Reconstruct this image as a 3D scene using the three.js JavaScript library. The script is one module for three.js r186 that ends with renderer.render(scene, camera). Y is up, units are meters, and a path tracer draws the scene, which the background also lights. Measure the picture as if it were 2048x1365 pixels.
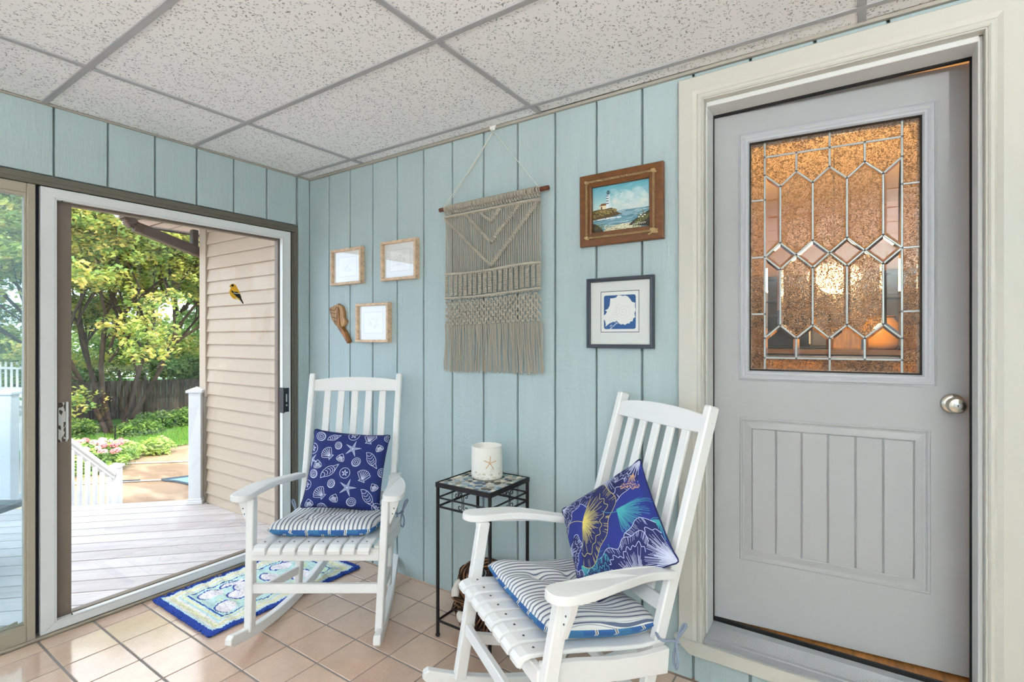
import * as THREE from 'three';
import { mergeGeometries } from 'three/addons/utils/BufferGeometryUtils.js';

// ---------------------------------------------------------------- camera, sky, exposure
const scene = new THREE.Scene();
const VIEW = new THREE.Vector3(-0.55938, 0, -0.82891), SIDE = new THREE.Vector3(0.82891, 0, -0.55938), EYE = new THREE.Vector3(2.9686, 1.3244, 2.0394);
const camera = new THREE.PerspectiveCamera(67.13, 2048 / 1365, 0.05, 200);
camera.position.copy(EYE);
camera.lookAt(EYE.clone().add(VIEW));
camera.setViewOffset(2048, 1365, 0, 5.93, 2048, 1365);
const renderer = new THREE.WebGLRenderer({ antialias: true });
renderer.toneMapping = THREE.LinearToneMapping;
renderer.toneMappingExposure = 1.55;
renderer.shadowMap.enabled = true;
const SKY_LEVEL = 2.6, FILL_LAMP = 30;

// hazy sun high behind the house, to the right of the camera
const sun = new THREE.DirectionalLight(new THREE.Color('#fff3dc'), 3.4);
sun.position.set(0.75 * 40, 0.62 * 40, 0.25 * 40); sun.target.position.set(-4, 0, -4); sun.position.add(sun.target.position); sun.castShadow = true; sun.shadow.radius = 14; sun.shadow.mapSize.set(2048, 2048);
Object.assign(sun.shadow.camera, { left: -26, right: 26, top: 26, bottom: -26, near: 1, far: 110 }); sun.name = 'sun'; scene.add(sun, sun.target);

// ---------------------------------------------------------------- seeded randomness and periodic noise
function rng(seed) { let a = seed >>> 0; return () => { a = (a + 0x6d2b79f5) | 0; let t = Math.imul(a ^ (a >>> 15), 1 | a); t = (t + Math.imul(t ^ (t >>> 7), 61 | t)) ^ t; return ((t ^ (t >>> 14)) >>> 0) / 4294967296; }; }
function hash(x, y, s) { let h = Math.imul(x, 374761393) + Math.imul(y, 668265263) + Math.imul(s, 1274126177); h = Math.imul(h ^ (h >>> 13), 1274126177); return ((h ^ (h >>> 16)) >>> 0) / 4294967296; }
function vn(x, y, px, py, s = 0) {                                        // value noise that repeats every px by py cells
  const ix = Math.floor(x), iy = Math.floor(y), fx = x - ix, fy = y - iy, u = fx * fx * (3 - 2 * fx), v = fy * fy * (3 - 2 * fy), w = (a, p) => ((a % p) + p) % p;
  const a = hash(w(ix, px), w(iy, py), s), b = hash(w(ix + 1, px), w(iy, py), s), c = hash(w(ix, px), w(iy + 1, py), s), d = hash(w(ix + 1, px), w(iy + 1, py), s);
  return a + (b - a) * u + (c - a) * v + (a - b - c + d) * u * v;
}
function fbm(u, v, fx, fy, oct = 4, s = 0) { let t = 0, a = 0.5, n = 0; for (let i = 0; i < oct; i++) { t += a * vn(u * fx, v * fy, fx, fy, s + i); n += a; a *= 0.5; fx *= 2; fy *= 2; } return t / n; }
const clamp = THREE.MathUtils.clamp, lerp = THREE.MathUtils.lerp, smooth = THREE.MathUtils.smoothstep;

// sky: bright high overcast with thinner bluish gaps, the same all the way round
{
  const W = 1024, Hh = 512, d = new Float32Array(W * Hh * 4);
  for (let y = 0; y < Hh; y++) for (let x = 0; x < W; x++) {
    const up = ((y + 0.5) / Hh - 0.5) * Math.PI, el = Math.max(0, Math.sin(up));
    const k = 1 / (0.35 + el), n = fbm(x / W, y / Hh * 0.5, 14, 18, 5, 91), gap = smooth(n, 0.47, 0.62);
    const base = lerp(0.92, 1.08, el);
    const i = (y * W + x) * 4;
    d[i] = base * lerp(0.60, 1.02, gap); d[i + 1] = base * lerp(0.76, 1.03, gap); d[i + 2] = base * lerp(1.0, 1.06, gap); d[i + 3] = 1;
  }
  const t = new THREE.DataTexture(d, W, Hh, THREE.RGBAFormat, THREE.FloatType);
  t.mapping = THREE.EquirectangularReflectionMapping; t.magFilter = THREE.LinearFilter; t.needsUpdate = true;
  scene.background = t; scene.backgroundIntensity = SKY_LEVEL;
}

// ---------------------------------------------------------------- textures
function dataTex(w, h, fn, { srgb = false, size = [1, 1] } = {}) {
  const d = new Uint8Array(w * h * 4);
  for (let y = 0; y < h; y++) for (let x = 0; x < w; x++) { const c = fn((x + 0.5) / w, (y + 0.5) / h), i = (y * w + x) * 4; const a = typeof c === 'number' ? [c, c, c] : c; for (let k = 0; k < 3; k++) d[i + k] = clamp(a[k] * 255, 0, 255); d[i + 3] = 255; }
  const t = new THREE.DataTexture(d, w, h); t.wrapS = t.wrapT = THREE.RepeatWrapping; t.magFilter = THREE.LinearFilter; t.repeat.set(1 / size[0], 1 / size[1]);
  if (srgb) t.colorSpace = THREE.SRGBColorSpace; t.needsUpdate = true; return t;
}
function canvasTex(w, h, draw, { srgb = true, size = [1, 1] } = {}) {
  const c = document.createElement('canvas'); c.width = w; c.height = h; draw(c.getContext('2d'), w, h);
  const t = new THREE.CanvasTexture(c); t.wrapS = t.wrapT = THREE.RepeatWrapping; t.repeat.set(1 / size[0], 1 / size[1]); if (srgb) t.colorSpace = THREE.SRGBColorSpace; return t;
}
const std = (color, roughness, o = {}) => new THREE.MeshStandardMaterial({ color, roughness, ...o });
const phy = (color, roughness, o = {}) => new THREE.MeshPhysicalMaterial({ color, roughness, ...o });

const sawnBump = dataTex(512, 1024, (u, v) => 0.45 * fbm(u, v, 64, 10, 4, 3) + 0.3 * fbm(u, v, 160, 40, 2, 8) + 0.35 * Math.pow(fbm(u, v, 20, 90, 3, 5), 2), { size: [0.5, 1.0] });
const sawnTone = dataTex(512, 512, (u, v) => { const n = 0.965 + 0.03 * fbm(u, v, 40, 6, 4, 21) - 0.02 * fbm(u, v, 6, 6, 3, 22); return [n, n, n]; }, { srgb: true, size: [0.5, 1.0] });
const paintBump = dataTex(256, 512, (u, v) => 0.6 * fbm(u, v, 40, 8, 3, 31) + 0.4 * fbm(u, v, 30, 30, 3, 32), { size: [0.25, 0.5] });
const fineBump = dataTex(512, 512, (u, v) => fbm(u, v, 60, 60, 4, 41), { size: [0.3, 0.3] });
const vinylBump = dataTex(1024, 256, (u, v) => 0.7 * fbm(u, v, 10, 60, 3, 51) + 0.3 * fbm(u, v, 40, 120, 2, 52), { size: [0.8, 0.2] });
const deckTone = dataTex(1024, 256, (u, v) => { const n = 0.84 + 0.14 * fbm(u, v, 6, 30, 4, 61) + 0.10 * (fbm(u, v, 8, 4, 4, 63) - 0.5); return [n, n * 0.985, n * 0.98]; }, { srgb: true, size: [1.6, 0.4] });
const deckBump = dataTex(512, 256, (u, v) => fbm(u, v, 6, 60, 3, 65), { size: [0.6, 0.14] });
const tileTone = dataTex(512, 512, (u, v) => { const n = 0.93 + 0.10 * (fbm(u, v, 5, 5, 4, 71) - 0.5) + 0.05 * (fbm(u, v, 90, 90, 2, 72) - 0.5); return [n, n * 0.995, n * 0.985]; }, { srgb: true, size: [0.52, 0.52] });
const tileBump = dataTex(512, 512, (u, v) => 0.75 * fbm(u, v, 6, 6, 3, 73) + 0.25 * fbm(u, v, 60, 60, 3, 74), { size: [0.4, 0.4] });
const woodTone = dataTex(512, 512, (u, v) => { const g = fbm(u, v, 24, 3, 4, 81), w = 0.5 + 0.5 * Math.sin(20 * fbm(u, v, 5, 2, 3, 82)), n = 0.62 + 0.38 * g - 0.14 * w; return [n, n * 0.97, n * 0.93]; }, { srgb: true, size: [0.25, 0.5] });
const woodSoft = dataTex(512, 512, (u, v) => { const g = fbm(u, v, 10, 26, 4, 83), n = 0.78 + 0.26 * g; return [n, n * 0.97, n * 0.93]; }, { srgb: true, size: [0.25, 0.25] });
const clothBump = dataTex(512, 512, (u, v) => 0.5 + 0.25 * Math.sin(u * 6.2832 * 90) + 0.25 * Math.sin(v * 6.2832 * 90), { size: [0.12, 0.12] });
const barkTone = dataTex(256, 512, (u, v) => { const n = 0.55 + 0.6 * (fbm(u, v, 14, 5, 4, 87) - 0.4); return [n, n * 0.97, n * 0.93]; }, { srgb: true, size: [0.5, 1] });
const patioTone = dataTex(1024, 1024, (u, v) => { const a = fbm(u, v, 5, 5, 5, 101), b = fbm(u, v, 30, 30, 3, 102), st = smooth(fbm(u, v, 4, 9, 4, 103), 0.52, 0.68); const n = 0.74 + 0.16 * a + 0.08 * b - 0.16 * st; return [n, n * (0.94 - 0.02 * st), n * (0.87 - 0.05 * st)]; }, { srgb: true, size: [5, 5] });
const grassTone = dataTex(512, 512, (u, v) => { const a = fbm(u, v, 60, 60, 3, 111), b = fbm(u, v, 6, 6, 3, 112); return [0.24 + 0.2 * a + 0.14 * b, 0.42 + 0.2 * a + 0.08 * b, 0.12 + 0.1 * a]; }, { srgb: true, size: [2.5, 2.5] });
// crystalline "chipped" glass relief: overlapping feathered flakes
const chipBump = canvasTex(1024, 1024, (c, w, h) => {
  const R = rng(5); c.fillStyle = '#808080'; c.fillRect(0, 0, w, h);
  for (let i = 0; i < 9000; i++) {
    const x = R() * w, y = R() * h, a = 6.2832 * fbm(x / w, y / h, 6, 6, 2, 120) * 2 + (R() - 0.5) * 1.4, l = 8 + R() * 26, t = 1.5 + R() * 5, g = Math.floor(40 + R() * 190);
    for (const [ox, oy] of [[0, 0], [w, 0], [-w, 0], [0, h], [0, -h]]) {
      if (x + ox < -40 || x + ox > w + 40 || y + oy < -40 || y + oy > h + 40) continue;
      c.fillStyle = `rgba(${g},${g},${g},0.5)`; c.beginPath(); c.moveTo(x + ox, y + oy);
      c.quadraticCurveTo(x + ox + Math.cos(a) * l * 0.5 - Math.sin(a) * t, y + oy + Math.sin(a) * l * 0.5 + Math.cos(a) * t, x + ox + Math.cos(a) * l, y + oy + Math.sin(a) * l);
      c.quadraticCurveTo(x + ox + Math.cos(a) * l * 0.5 + Math.sin(a) * t * 0.4, y + oy + Math.sin(a) * l * 0.5 - Math.cos(a) * t * 0.4, x + ox, y + oy); c.fill();
    }
  }
}, { srgb: false, size: [0.26, 0.26] });
// pitted mineral-fibre ceiling tile, 1.22 m by 0.61 m
const pits = (() => { const R = rng(17), p = []; for (let i = 0; i < 4200; i++) { const big = R() < 0.14; p.push([R() * 1024, R() * 512, R() * 6.2832, (big ? 3 : 1.2) + R() * (big ? 5 : 3.2), (big ? 1.1 : 0.6) + R() * 0.9, R(), R() - 0.5]); } return p; })();
const drawPits = (c, w, h, bg, dark) => {
  c.fillStyle = bg; c.fillRect(0, 0, w, h); c.lineCap = 'round';
  for (const [x, y, a, l, t, g, k] of pits) { const v = Math.floor(dark[0] + (dark[1] - dark[0]) * g); c.strokeStyle = `rgb(${v},${v},${v})`; c.lineWidth = t * 1.5; c.beginPath(); c.moveTo(x, y); c.quadraticCurveTo(x + Math.cos(a + k * 2) * l * 0.7, y + Math.sin(a + k * 2) * l * 0.7, x + Math.cos(a) * l, y + Math.sin(a) * l); c.stroke(); }
};
const ceilMap = canvasTex(1024, 512, (c, w, h) => drawPits(c, w, h, '#f7f7f6', [110, 200]), { size: [1.22, 0.61] });
const ceilBump = canvasTex(1024, 512, (c, w, h) => drawPits(c, w, h, '#ffffff', [0, 110]), { srgb: false, size: [1.22, 0.61] });

// ---------------------------------------------------------------- materials
const M = {
  wall: std(0xffffff, 0.62, { color: new THREE.Color('#b5c7c8'), map: sawnTone, bumpMap: sawnBump, bumpScale: 0.0022 }),
  plain: std('#c3d6d8', 0.7),
  ceilTile: std(0xffffff, 0.92, { map: ceilMap, bumpMap: ceilBump, bumpScale: 0.002 }),
  grid: std('#a9a9ab', 0.45), angle: std('#a7a196', 0.5),
  tile: [0, 1, 2, 3].map((i) => phy(['#e6c8b2', '#e2c3ad', '#e9ccb7', '#dfc0ac'][i], 0.13, { map: tileTone, bumpMap: tileBump, bumpScale: 0.0006, clearcoat: 0.7, clearcoatRoughness: 0.1 })),
  grout: std('#8a827d', 0.9, { bumpMap: fineBump, bumpScale: 0.001 }),
  cream: phy('#cac8be', 0.42, { bumpMap: paintBump, bumpScale: 0.0003 }),
  whiteTrim: phy('#e0e1de', 0.4),
  doorPaint: phy('#b0b1b2', 0.5, { bumpMap: paintBump, bumpScale: 0.0003 }),
  doorMold: phy('#b9bbbf', 0.35),
  rubber: std('#0b0b0c', 0.7), black: std('#101012', 0.5),
  alu: phy('#c2c5c9', 0.36, { metalness: 0.75 }),
  taupe: phy('#a79e8d', 0.42, { bumpMap: fineBump, bumpScale: 0.0002 }), taupeDark: phy('#625e53', 0.45), brown: phy('#776a5e', 0.45, { bumpMap: fineBump, bumpScale: 0.0003 }),
  whiteAlu: phy('#e2e4e3', 0.33),
  glass: phy('#ffffff', 0.0, { transmission: 1, ior: 1.5 }),
  paleGlass: phy('#ecf5f8', 0.0, { transmission: 1, ior: 1.5 }),
  fog: std('#e8eef2', 0.9, { transparent: true, opacity: 0.18 }),
  chrome: phy('#c9c2b4', 0.26, { metalness: 1 }), came: phy('#c6cac8', 0.35, { metalness: 0.35 }), solder: phy('#6f7375', 0.45, { metalness: 0.8 }),
  chipGlass: phy('#fffaf2', 0.0, { transmission: 1, thickness: 0.005, ior: 1.48, bumpMap: chipBump, bumpScale: 0.008 }),
  clearGlass: phy('#ffffff', 0.0, { transmission: 1, thickness: 0.005, ior: 1.5 }),
  whiteWood: phy('#f4f4f2', 0.36, { bumpMap: paintBump, bumpScale: 0.0004 }), screw: std('#4d4f52', 0.5, { metalness: 0.5 }),
  iron: phy('#1c1718', 0.45, { metalness: 0.3, bumpMap: fineBump, bumpScale: 0.0004 }),
  vinyl: phy('#ad9c86', 0.5, { bumpMap: vinylBump, bumpScale: 0.0014 }), vinylTrim: phy('#af9f8a', 0.5),
  deck: [0, 1, 2].map((i) => std(['#d6d1cd', '#d0cac6', '#dbd6d2'][i], 0.55, { map: deckTone, bumpMap: deckBump, bumpScale: 0.0015 })), deckGap: std('#a39a92', 0.9),
  pvc: phy('#d6d8d9', 0.35), spout: phy('#4a3325', 0.45),
  oak: std('#ead0b4', 0.5, { map: woodSoft }), redwood: std('#774a20', 0.4, { map: woodSoft }), mat: std('#eef0ec', 0.9), paper: std('#f3f3f1', 0.9),
  frameDark: phy('#3b414a', 0.3, { bumpMap: paintBump, bumpScale: 0.0003 }),
  cord: std('#c9c0af', 0.9, { bumpMap: clothBump, bumpScale: 0.0006 }), rod: std('#7c3f22', 0.45, { map: woodTone }),
};

// ---------------------------------------------------------------- geometry helpers
const V = (x, y, z) => new THREE.Vector3(x, y, z);
function uvBox(g, ox = 0, oy = 0) {                                       // uv in metres by the way each face points
  const p = g.attributes.position, n = g.attributes.normal, uv = new Float32Array(p.count * 2);
  for (let i = 0; i < p.count; i++) {
    const ax = Math.abs(n.getX(i)), ay = Math.abs(n.getY(i)), az = Math.abs(n.getZ(i)), x = p.getX(i), y = p.getY(i), z = p.getZ(i);
    const [a, b] = ax > ay && ax > az ? [z, y] : ay > az ? [x, z] : [x, y]; uv[2 * i] = a + ox; uv[2 * i + 1] = b + oy;
  }
  g.setAttribute('uv', new THREE.BufferAttribute(uv, 2)); return g;
}
function clean(g) { const q = g.index ? g.toNonIndexed() : g; for (const k of Object.keys(q.attributes)) if (!['position', 'normal', 'uv'].includes(k)) q.deleteAttribute(k); if (!q.attributes.normal) q.computeVertexNormals(); if (!q.attributes.uv) uvBox(q); q.clearGroups(); return q; }
function fromTris(tris) { const g = new THREE.BufferGeometry(); g.setAttribute('position', new THREE.BufferAttribute(new Float32Array(tris.flat(2)), 3)); g.computeVertexNormals(); return uvBox(g); }
const boxCache = new Map();
function cbox(w, h, d, c = 0.002, ox = 0, oy = 0) {                       // box with chamfered edges, 44 triangles
  const key = [w, h, d, c, ox, oy].map((x) => x.toFixed(4)).join(); if (boxCache.has(key)) return boxCache.get(key);
  const X = w / 2, Y = h / 2, Z = d / 2; c = Math.min(c, X * 0.8, Y * 0.8, Z * 0.8);
  const vx = (a, b, e) => [a * X, b * (Y - c), e * (Z - c)], vy = (a, b, e) => [a * (X - c), b * Y, e * (Z - c)], vz = (a, b, e) => [a * (X - c), b * (Y - c), e * Z];
  const tris = [], cen = (t) => t[0].map((_, k) => t[0][k] + t[1][k] + t[2][k]);
  const tri = (a, b, e) => { const u = b.map((q, k) => q - a[k]), v = e.map((q, k) => q - a[k]), n = [u[1] * v[2] - u[2] * v[1], u[2] * v[0] - u[0] * v[2], u[0] * v[1] - u[1] * v[0]], m = cen([a, b, e]); tris.push(n[0] * m[0] + n[1] * m[1] + n[2] * m[2] > 0 ? [a, b, e] : [a, e, b]); };
  const quad = (a, b, e, f) => { tri(a, b, e); tri(a, e, f); };
  for (const s of [-1, 1]) { quad(vx(s, -1, -1), vx(s, 1, -1), vx(s, 1, 1), vx(s, -1, 1)); quad(vy(-1, s, -1), vy(1, s, -1), vy(1, s, 1), vy(-1, s, 1)); quad(vz(-1, -1, s), vz(1, -1, s), vz(1, 1, s), vz(-1, 1, s)); }
  for (const s of [-1, 1]) for (const t of [-1, 1]) {
    quad(vx(s, t, -1), vx(s, t, 1), vy(s, t, 1), vy(s, t, -1)); quad(vx(s, -1, t), vx(s, 1, t), vz(s, 1, t), vz(s, -1, t)); quad(vy(-1, s, t), vy(1, s, t), vz(1, s, t), vz(-1, s, t));
    for (const r of [-1, 1]) tri(vx(s, t, r), vy(s, t, r), vz(s, t, r));
  }
  const g = uvBox(fromTris(tris), ox, oy); boxCache.set(key, g); return g;
}
const bx = (x0, x1, y0, y1, z0, z1, c = 0.002) => cbox(x1 - x0, y1 - y0, z1 - z0, c).clone().translate((x0 + x1) / 2, (y0 + y1) / 2, (z0 + z1) / 2);
function bar(p, q, w, t, wide = V(1, 0, 0), c = 0.002) {                  // a straight stick from p to q; w across "wide", t across the third way
  const d = q.clone().sub(p), L = d.length(), y = d.normalize(), z = wide.clone().cross(y).normalize(), x = y.clone().cross(z).normalize();
  return cbox(w, L, t, c).clone().applyMatrix4(new THREE.Matrix4().makeBasis(x, y, z).setPosition(p.clone().add(q).multiplyScalar(0.5)));
}
function tube(pts, r, seg = 16, rad = 6, closed = false) { return clean(new THREE.TubeGeometry(new THREE.CatmullRomCurve3(pts, closed, 'centripetal'), seg, r, rad, closed)); }
function ball(x, y, z, a, b = a, c = a, d = 1) { return clean(new THREE.IcosahedronGeometry(1, d).scale(a, b, c).translate(x, y, z)); }
function lathe(pts, seg = 32) { return clean(new THREE.LatheGeometry(pts.map(([x, y]) => new THREE.Vector2(x, y)), seg)); }
function extr(pts, depth, bevel = 0, holes = []) {
  const s = pts instanceof THREE.Shape ? pts : new THREE.Shape(pts.map(([x, y]) => new THREE.Vector2(x, y))); for (const h of holes) s.holes.push(new THREE.Path(h.map(([x, y]) => new THREE.Vector2(x, y))));
  return uvBox(clean(new THREE.ExtrudeGeometry(s, { depth, bevelEnabled: bevel > 0, bevelSize: bevel, bevelThickness: bevel, bevelOffset: -bevel, bevelSegments: 2, curveSegments: 10 })));
}
function frameGeo(x0, y0, x1, y1, prof) {                                 // mitred moulding: prof = [inset from the outer edge, height]
  const tris = [], loop = ([i, z]) => [[x0 + i, y0 + i, z], [x1 - i, y0 + i, z], [x1 - i, y1 - i, z], [x0 + i, y1 - i, z]];
  for (let k = 0; k + 1 < prof.length; k++) { const a = loop(prof[k]), b = loop(prof[k + 1]); for (let s = 0; s < 4; s++) { const n = (s + 1) % 4; tris.push([a[s], a[n], b[n]], [a[s], b[n], b[s]]); } }
  const g = fromTris(tris); return g;
}
const taken = new Map();
function numbered(n) { const k = taken.get(n) ?? 0; taken.set(n, k + 1); return k ? n + '_' + String(k).padStart(3, '0') : n; }
function shade(o) { o.castShadow = o.receiveShadow = true; return o; }
function obj(name, geos, mat, parent) { const list = [].concat(geos), g = list.length === 1 ? list[0] : mergeGeometries(list.map(clean)); const m = shade(new THREE.Mesh(g, mat)); m.name = name; parent.add(m); return m; }
function piece(name, geo, mat, parent, x = 0, y = 0, z = 0, ry = 0) { const m = shade(new THREE.Mesh(geo, mat)); m.name = name; m.position.set(x, y, z); m.rotation.y = ry; parent.add(m); return m; }
function thing(name, label, category, pos = [0, 0, 0], turn = 0, group, kind) {
  const o = new THREE.Group(); o.name = numbered(name); o.position.set(...pos); o.rotation.y = turn; o.userData = { label, category }; if (group) o.userData.group = group; if (kind) o.userData.kind = kind; scene.add(o); return o;
}
const struct = (name, label, category) => thing(name, label, category, [0, 0, 0], 0, undefined, 'structure');
// ================================================================ THE ROOM
const H = 2.357, XR = 4.8, ZF = 4.4;
const DX0 = 2.474, DX1 = 3.281, DY0 = 0.165, DY1 = 2.235;                 // opening of the entry door
{ // wall with the entry door
  const w = struct('wall_back', 'pale blue grooved plank wall with the pictures and the entry door', 'wall');
  obj('backing', [bx(-0.12, DX0, 0, H + 0.25, -0.12, -0.0205, 0), bx(DX1, XR + 0.12, 0, H + 0.25, -0.12, -0.0205, 0), bx(DX0, DX1, DY1, H + 0.25, -0.12, -0.0205, 0), bx(DX0, DX1, 0, DY0 - 0.01, -0.12, -0.0205, 0)], M.wall, w);
  const cuts = [0.002]; for (let k = 0; k < 23; k++) cuts.push(0.2013 + 0.2032 * k); cuts.push(XR);
  const plank = (a, b, y0, y1, k) => piece('plank', cbox(b - a, y1 - y0, 0.020, 0.002, (k % 4) * 0.137, (k % 5) * 0.21), M.wall, w, (a + b) / 2, (y0 + y1) / 2, -0.010);
  for (let k = 0; k + 1 < cuts.length; k++) {
    const a = cuts[k] + (k ? 0.0048 : 0), b = cuts[k + 1] - 0.0048, full = b < 2.45 || a > 3.31;
    if (full) plank(a, b, 0.002, H - 0.002, k);
    else {
      if (a < DX0 - 0.01) plank(a, DX0 - 0.01, 0.10, 2.25, k);
      if (b > DX1 + 0.01) plank(DX1 + 0.01, b, 0.10, 2.25, k + 2);
      plank(a, b, 2.25, H - 0.002, k); plank(a, b, 0.002, 0.148, k + 1);
    }
  }
  obj('nail_head', [[0.807, 1.531], [1.01, 1.533], [1.215, 0.11]].map(([x, y]) => ball(x, y, -0.008, 0.004, 0.004, 0.002)), M.wall, w);
}
{ // wall with the sliding door
  const w = struct('wall_left', 'pale blue grooved plank wall above and beside the sliding door', 'wall');
  const Z1 = 2.62, Z2 = 2.86, Z3 = 4.26;
  obj('backing', [bx(-0.12, -0.0205, 2.04, H + 0.25, -0.12, ZF, 0), bx(-0.12, -0.0205, 0, 2.05, -0.12, 0.082, 0), bx(-0.12, -0.0205, 0, 2.05, Z1, Z2, 0), bx(-0.12, -0.0205, 0, 2.05, Z3, ZF, 0), bx(-0.12, -0.0205, 0, 0.5, Z2, Z3, 0)], M.wall, w);
  const cuts = [0.0]; for (let k = 0; k < 22; k++) cuts.push(0.0915 + 0.1985 * k); cuts.push(ZF);
  const plank = (a, b, y0, y1, k) => piece('plank', cbox(0.020, y1 - y0, b - a, 0.002, (k % 4) * 0.137, (k % 5) * 0.21), M.wall, w, -0.010, (y0 + y1) / 2, (a + b) / 2);
  for (let k = 0; k + 1 < cuts.length; k++) {
    const a = cuts[k] + (k ? 0.004 : 0), b = cuts[k + 1] - 0.004;
    if (b < 0.1) plank(a, Math.min(b, 0.08), 0.002, H - 0.002, k); else plank(a, b, 2.045, H - 0.002, k);
  }
  obj('side_boards', [bx(-0.013, 0, 0, 2.04, Z1 + 0.005, Z2 - 0.06), bx(-0.013, 0, 0, 0.44, Z2 - 0.055, ZF), bx(-0.013, 0, 0.44, 2.04, Z3 + 0.06, ZF)], M.wall, w);
}
// the two walls of the porch behind the camera: low knee walls, posts and unseen windows added for even daylight
{
  const w = struct('wall_front', 'window wall of the porch opposite the entry door', 'wall');
  const px = [0.8, 1.62, 2.44];
  obj('knee_wall', bx(-0.12, XR + 0.12, 0, 0.52, ZF, ZF + 0.12), M.wall, w); obj('header', bx(-0.12, XR + 0.12, 2.22, H + 0.25, ZF, ZF + 0.12), M.wall, w);
  for (const x of px) obj('post', bx(x - 0.06, x + 0.06, 0.52, 2.22, ZF, ZF + 0.12), M.whiteTrim, w);
  obj('solid_bay', [bx(-0.12, 0.8, 0.52, 2.22, ZF, ZF + 0.12), bx(2.44, XR + 0.12, 0.52, 2.22, ZF, ZF + 0.12)], M.wall, w);
  px.slice(0, 2).forEach((x, i) => { const o = struct('window_' + (i + 1), 'white framed window added behind the camera for daylight, ' + ['the one nearer the sliding door', 'the one farther from the sliding door'][i], 'window');
    obj('frame', frameGeo(x + 0.06, 0.52, x + 0.76, 2.22, [[0, 0], [0, 0.05], [0.045, 0.05], [0.045, 0]]).translate(0, 0, ZF + 0.03), M.whiteTrim, o); obj('pane', bx(x + 0.10, x + 0.72, 0.56, 2.18, ZF + 0.05, ZF + 0.054, 0), M.glass, o); });
  const r = struct('wall_right', 'plain pale blue wall of the porch at the far end from the sliding door', 'wall');
  obj('knee_wall', bx(XR, XR + 0.12, 0, 0.52, 0, ZF + 0.12), M.wall, r); obj('header', bx(XR, XR + 0.12, 2.22, H + 0.25, 0, ZF + 0.12), M.wall, r);
  obj('upper_wall', bx(XR, XR + 0.12, 0.52, 2.22, 0, ZF + 0.12), M.wall, r);
  const s = struct('window_3', 'side window added for daylight beyond the sliding door, outside the picture', 'window');  // unseen window, added to bring more daylight indoors
  obj('frame', frameGeo(2.86, 0.5, 4.26, 2.04, [[0, 0], [0, 0.05], [0.05, 0.05], [0.05, 0]]).rotateY(-Math.PI / 2).translate(-0.03, 0, 0), M.whiteTrim, s); obj('pane', bx(-0.062, -0.058, 0.54, 2.0, 2.9, 4.22, 0), M.glass, s);
}
{ // floor: separate clay tiles over grout
  const f = struct('floor', 'glazed beige clay tile floor with grey grout', 'floor');
  obj('grout', bx(-0.11, XR, -0.16, -0.0022, 0, ZF, 0), M.grout, f);
  const xs = [0.0], zs = [0.002]; for (let k = 0; k < 23; k++) xs.push(0.105 + 0.2062 * k); for (let k = -1; k < 21; k++) zs.push(0.354 + 0.1965 * k); xs.push(XR - 0.002); zs.push(ZF - 0.002);
  const far = []; let n = 0;
  for (let i = 0; i + 1 < xs.length; i++) for (let j = 0; j + 1 < zs.length; j++) {
    const w = xs[i + 1] - xs[i] - 0.0055, d = zs[j + 1] - zs[j] - 0.0085, x = (xs[i] + xs[i + 1]) / 2, z = (zs[j] + zs[j + 1]) / 2, k = Math.floor(hash(i, j, 7) * 8);
    if (w < 0.01 || d < 0.01) continue;
    if (x < 3.0 && z < 2.2 && n < 298) { piece('tile', cbox(w, 0.012, d, 0.0016, (k % 3) * 0.17, Math.floor(k / 3) * 0.13), M.tile[k % 4], f, x, -0.006 + (hash(i, j, 9) - 0.5) * 0.0006, z); n++; } else far.push(cbox(w, 0.012, d, 0.0016).clone().translate(x, -0.006, z));
  }
  obj('tile_field', far, M.tile[0], f).userData.kind = 'stuff';
}
{ // suspended ceiling
  const c = struct('ceiling', 'suspended ceiling of pitted white tiles in a grey metal grid', 'ceiling');
  obj('roof_deck', bx(-0.12, XR + 0.12, H + 0.25, H + 0.33, -0.12, ZF + 0.12, 0), M.plain, c);
  const xs = [0.01], zs = [0.01]; for (let k = 0; k < 4; k++) xs.push(0.538 + 1.2192 * k); for (let k = 0; k < 8; k++) zs.push(0.100 + 0.6096 * k); xs.push(XR); zs.push(ZF);
  for (let i = 0; i + 1 < xs.length; i++) for (let j = 0; j + 1 < zs.length; j++) {
    if (zs[j] > ZF - 0.02) continue;
    const x0 = xs[i] + 0.003, x1 = xs[i + 1] - 0.003, z0 = zs[j] + 0.003, z1 = Math.min(zs[j + 1], ZF) - 0.003, k = (i * 3 + j) % 4, sag = i === 2 && j === 0;
    const m = piece('ceiling_tile', cbox(x1 - x0, 0.014, z1 - z0, 0.002, k * 0.31, k * 0.17), M.ceilTile, c, (x0 + x1) / 2, H + 0.0075 + (sag ? 0.003 : 0), (z0 + z1) / 2); if (sag) { m.rotation.x = -0.06; m.rotation.z = -0.004; }
  }
  for (let j = 1; j + 1 < zs.length; j++) piece('main_runner', cbox(XR - 0.02, 0.006, 0.024, 0.001), M.grid, c, XR / 2, H - 0.0022, zs[j]);
  for (let i = 1; i + 1 < xs.length; i++) for (let j = 0; j + 1 < zs.length; j++) { const z0 = zs[j] + (j ? 0.012 : 0), z1 = Math.min(zs[j + 1], ZF) - 0.012; if (z1 - z0 > 0.01) piece('cross_tee', cbox(0.024, 0.006, z1 - z0, 0.001), M.grid, c, xs[i], H - 0.0018, (z0 + z1) / 2); }
  obj('wall_angle', [bx(0.016, XR, H - 0.014, H - 0.001, 0.0005, 0.016, 0.001), bx(0.0005, 0.016, H - 0.008, H - 0.001, 0.0005, ZF, 0.001)], M.angle, c);
}
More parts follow.
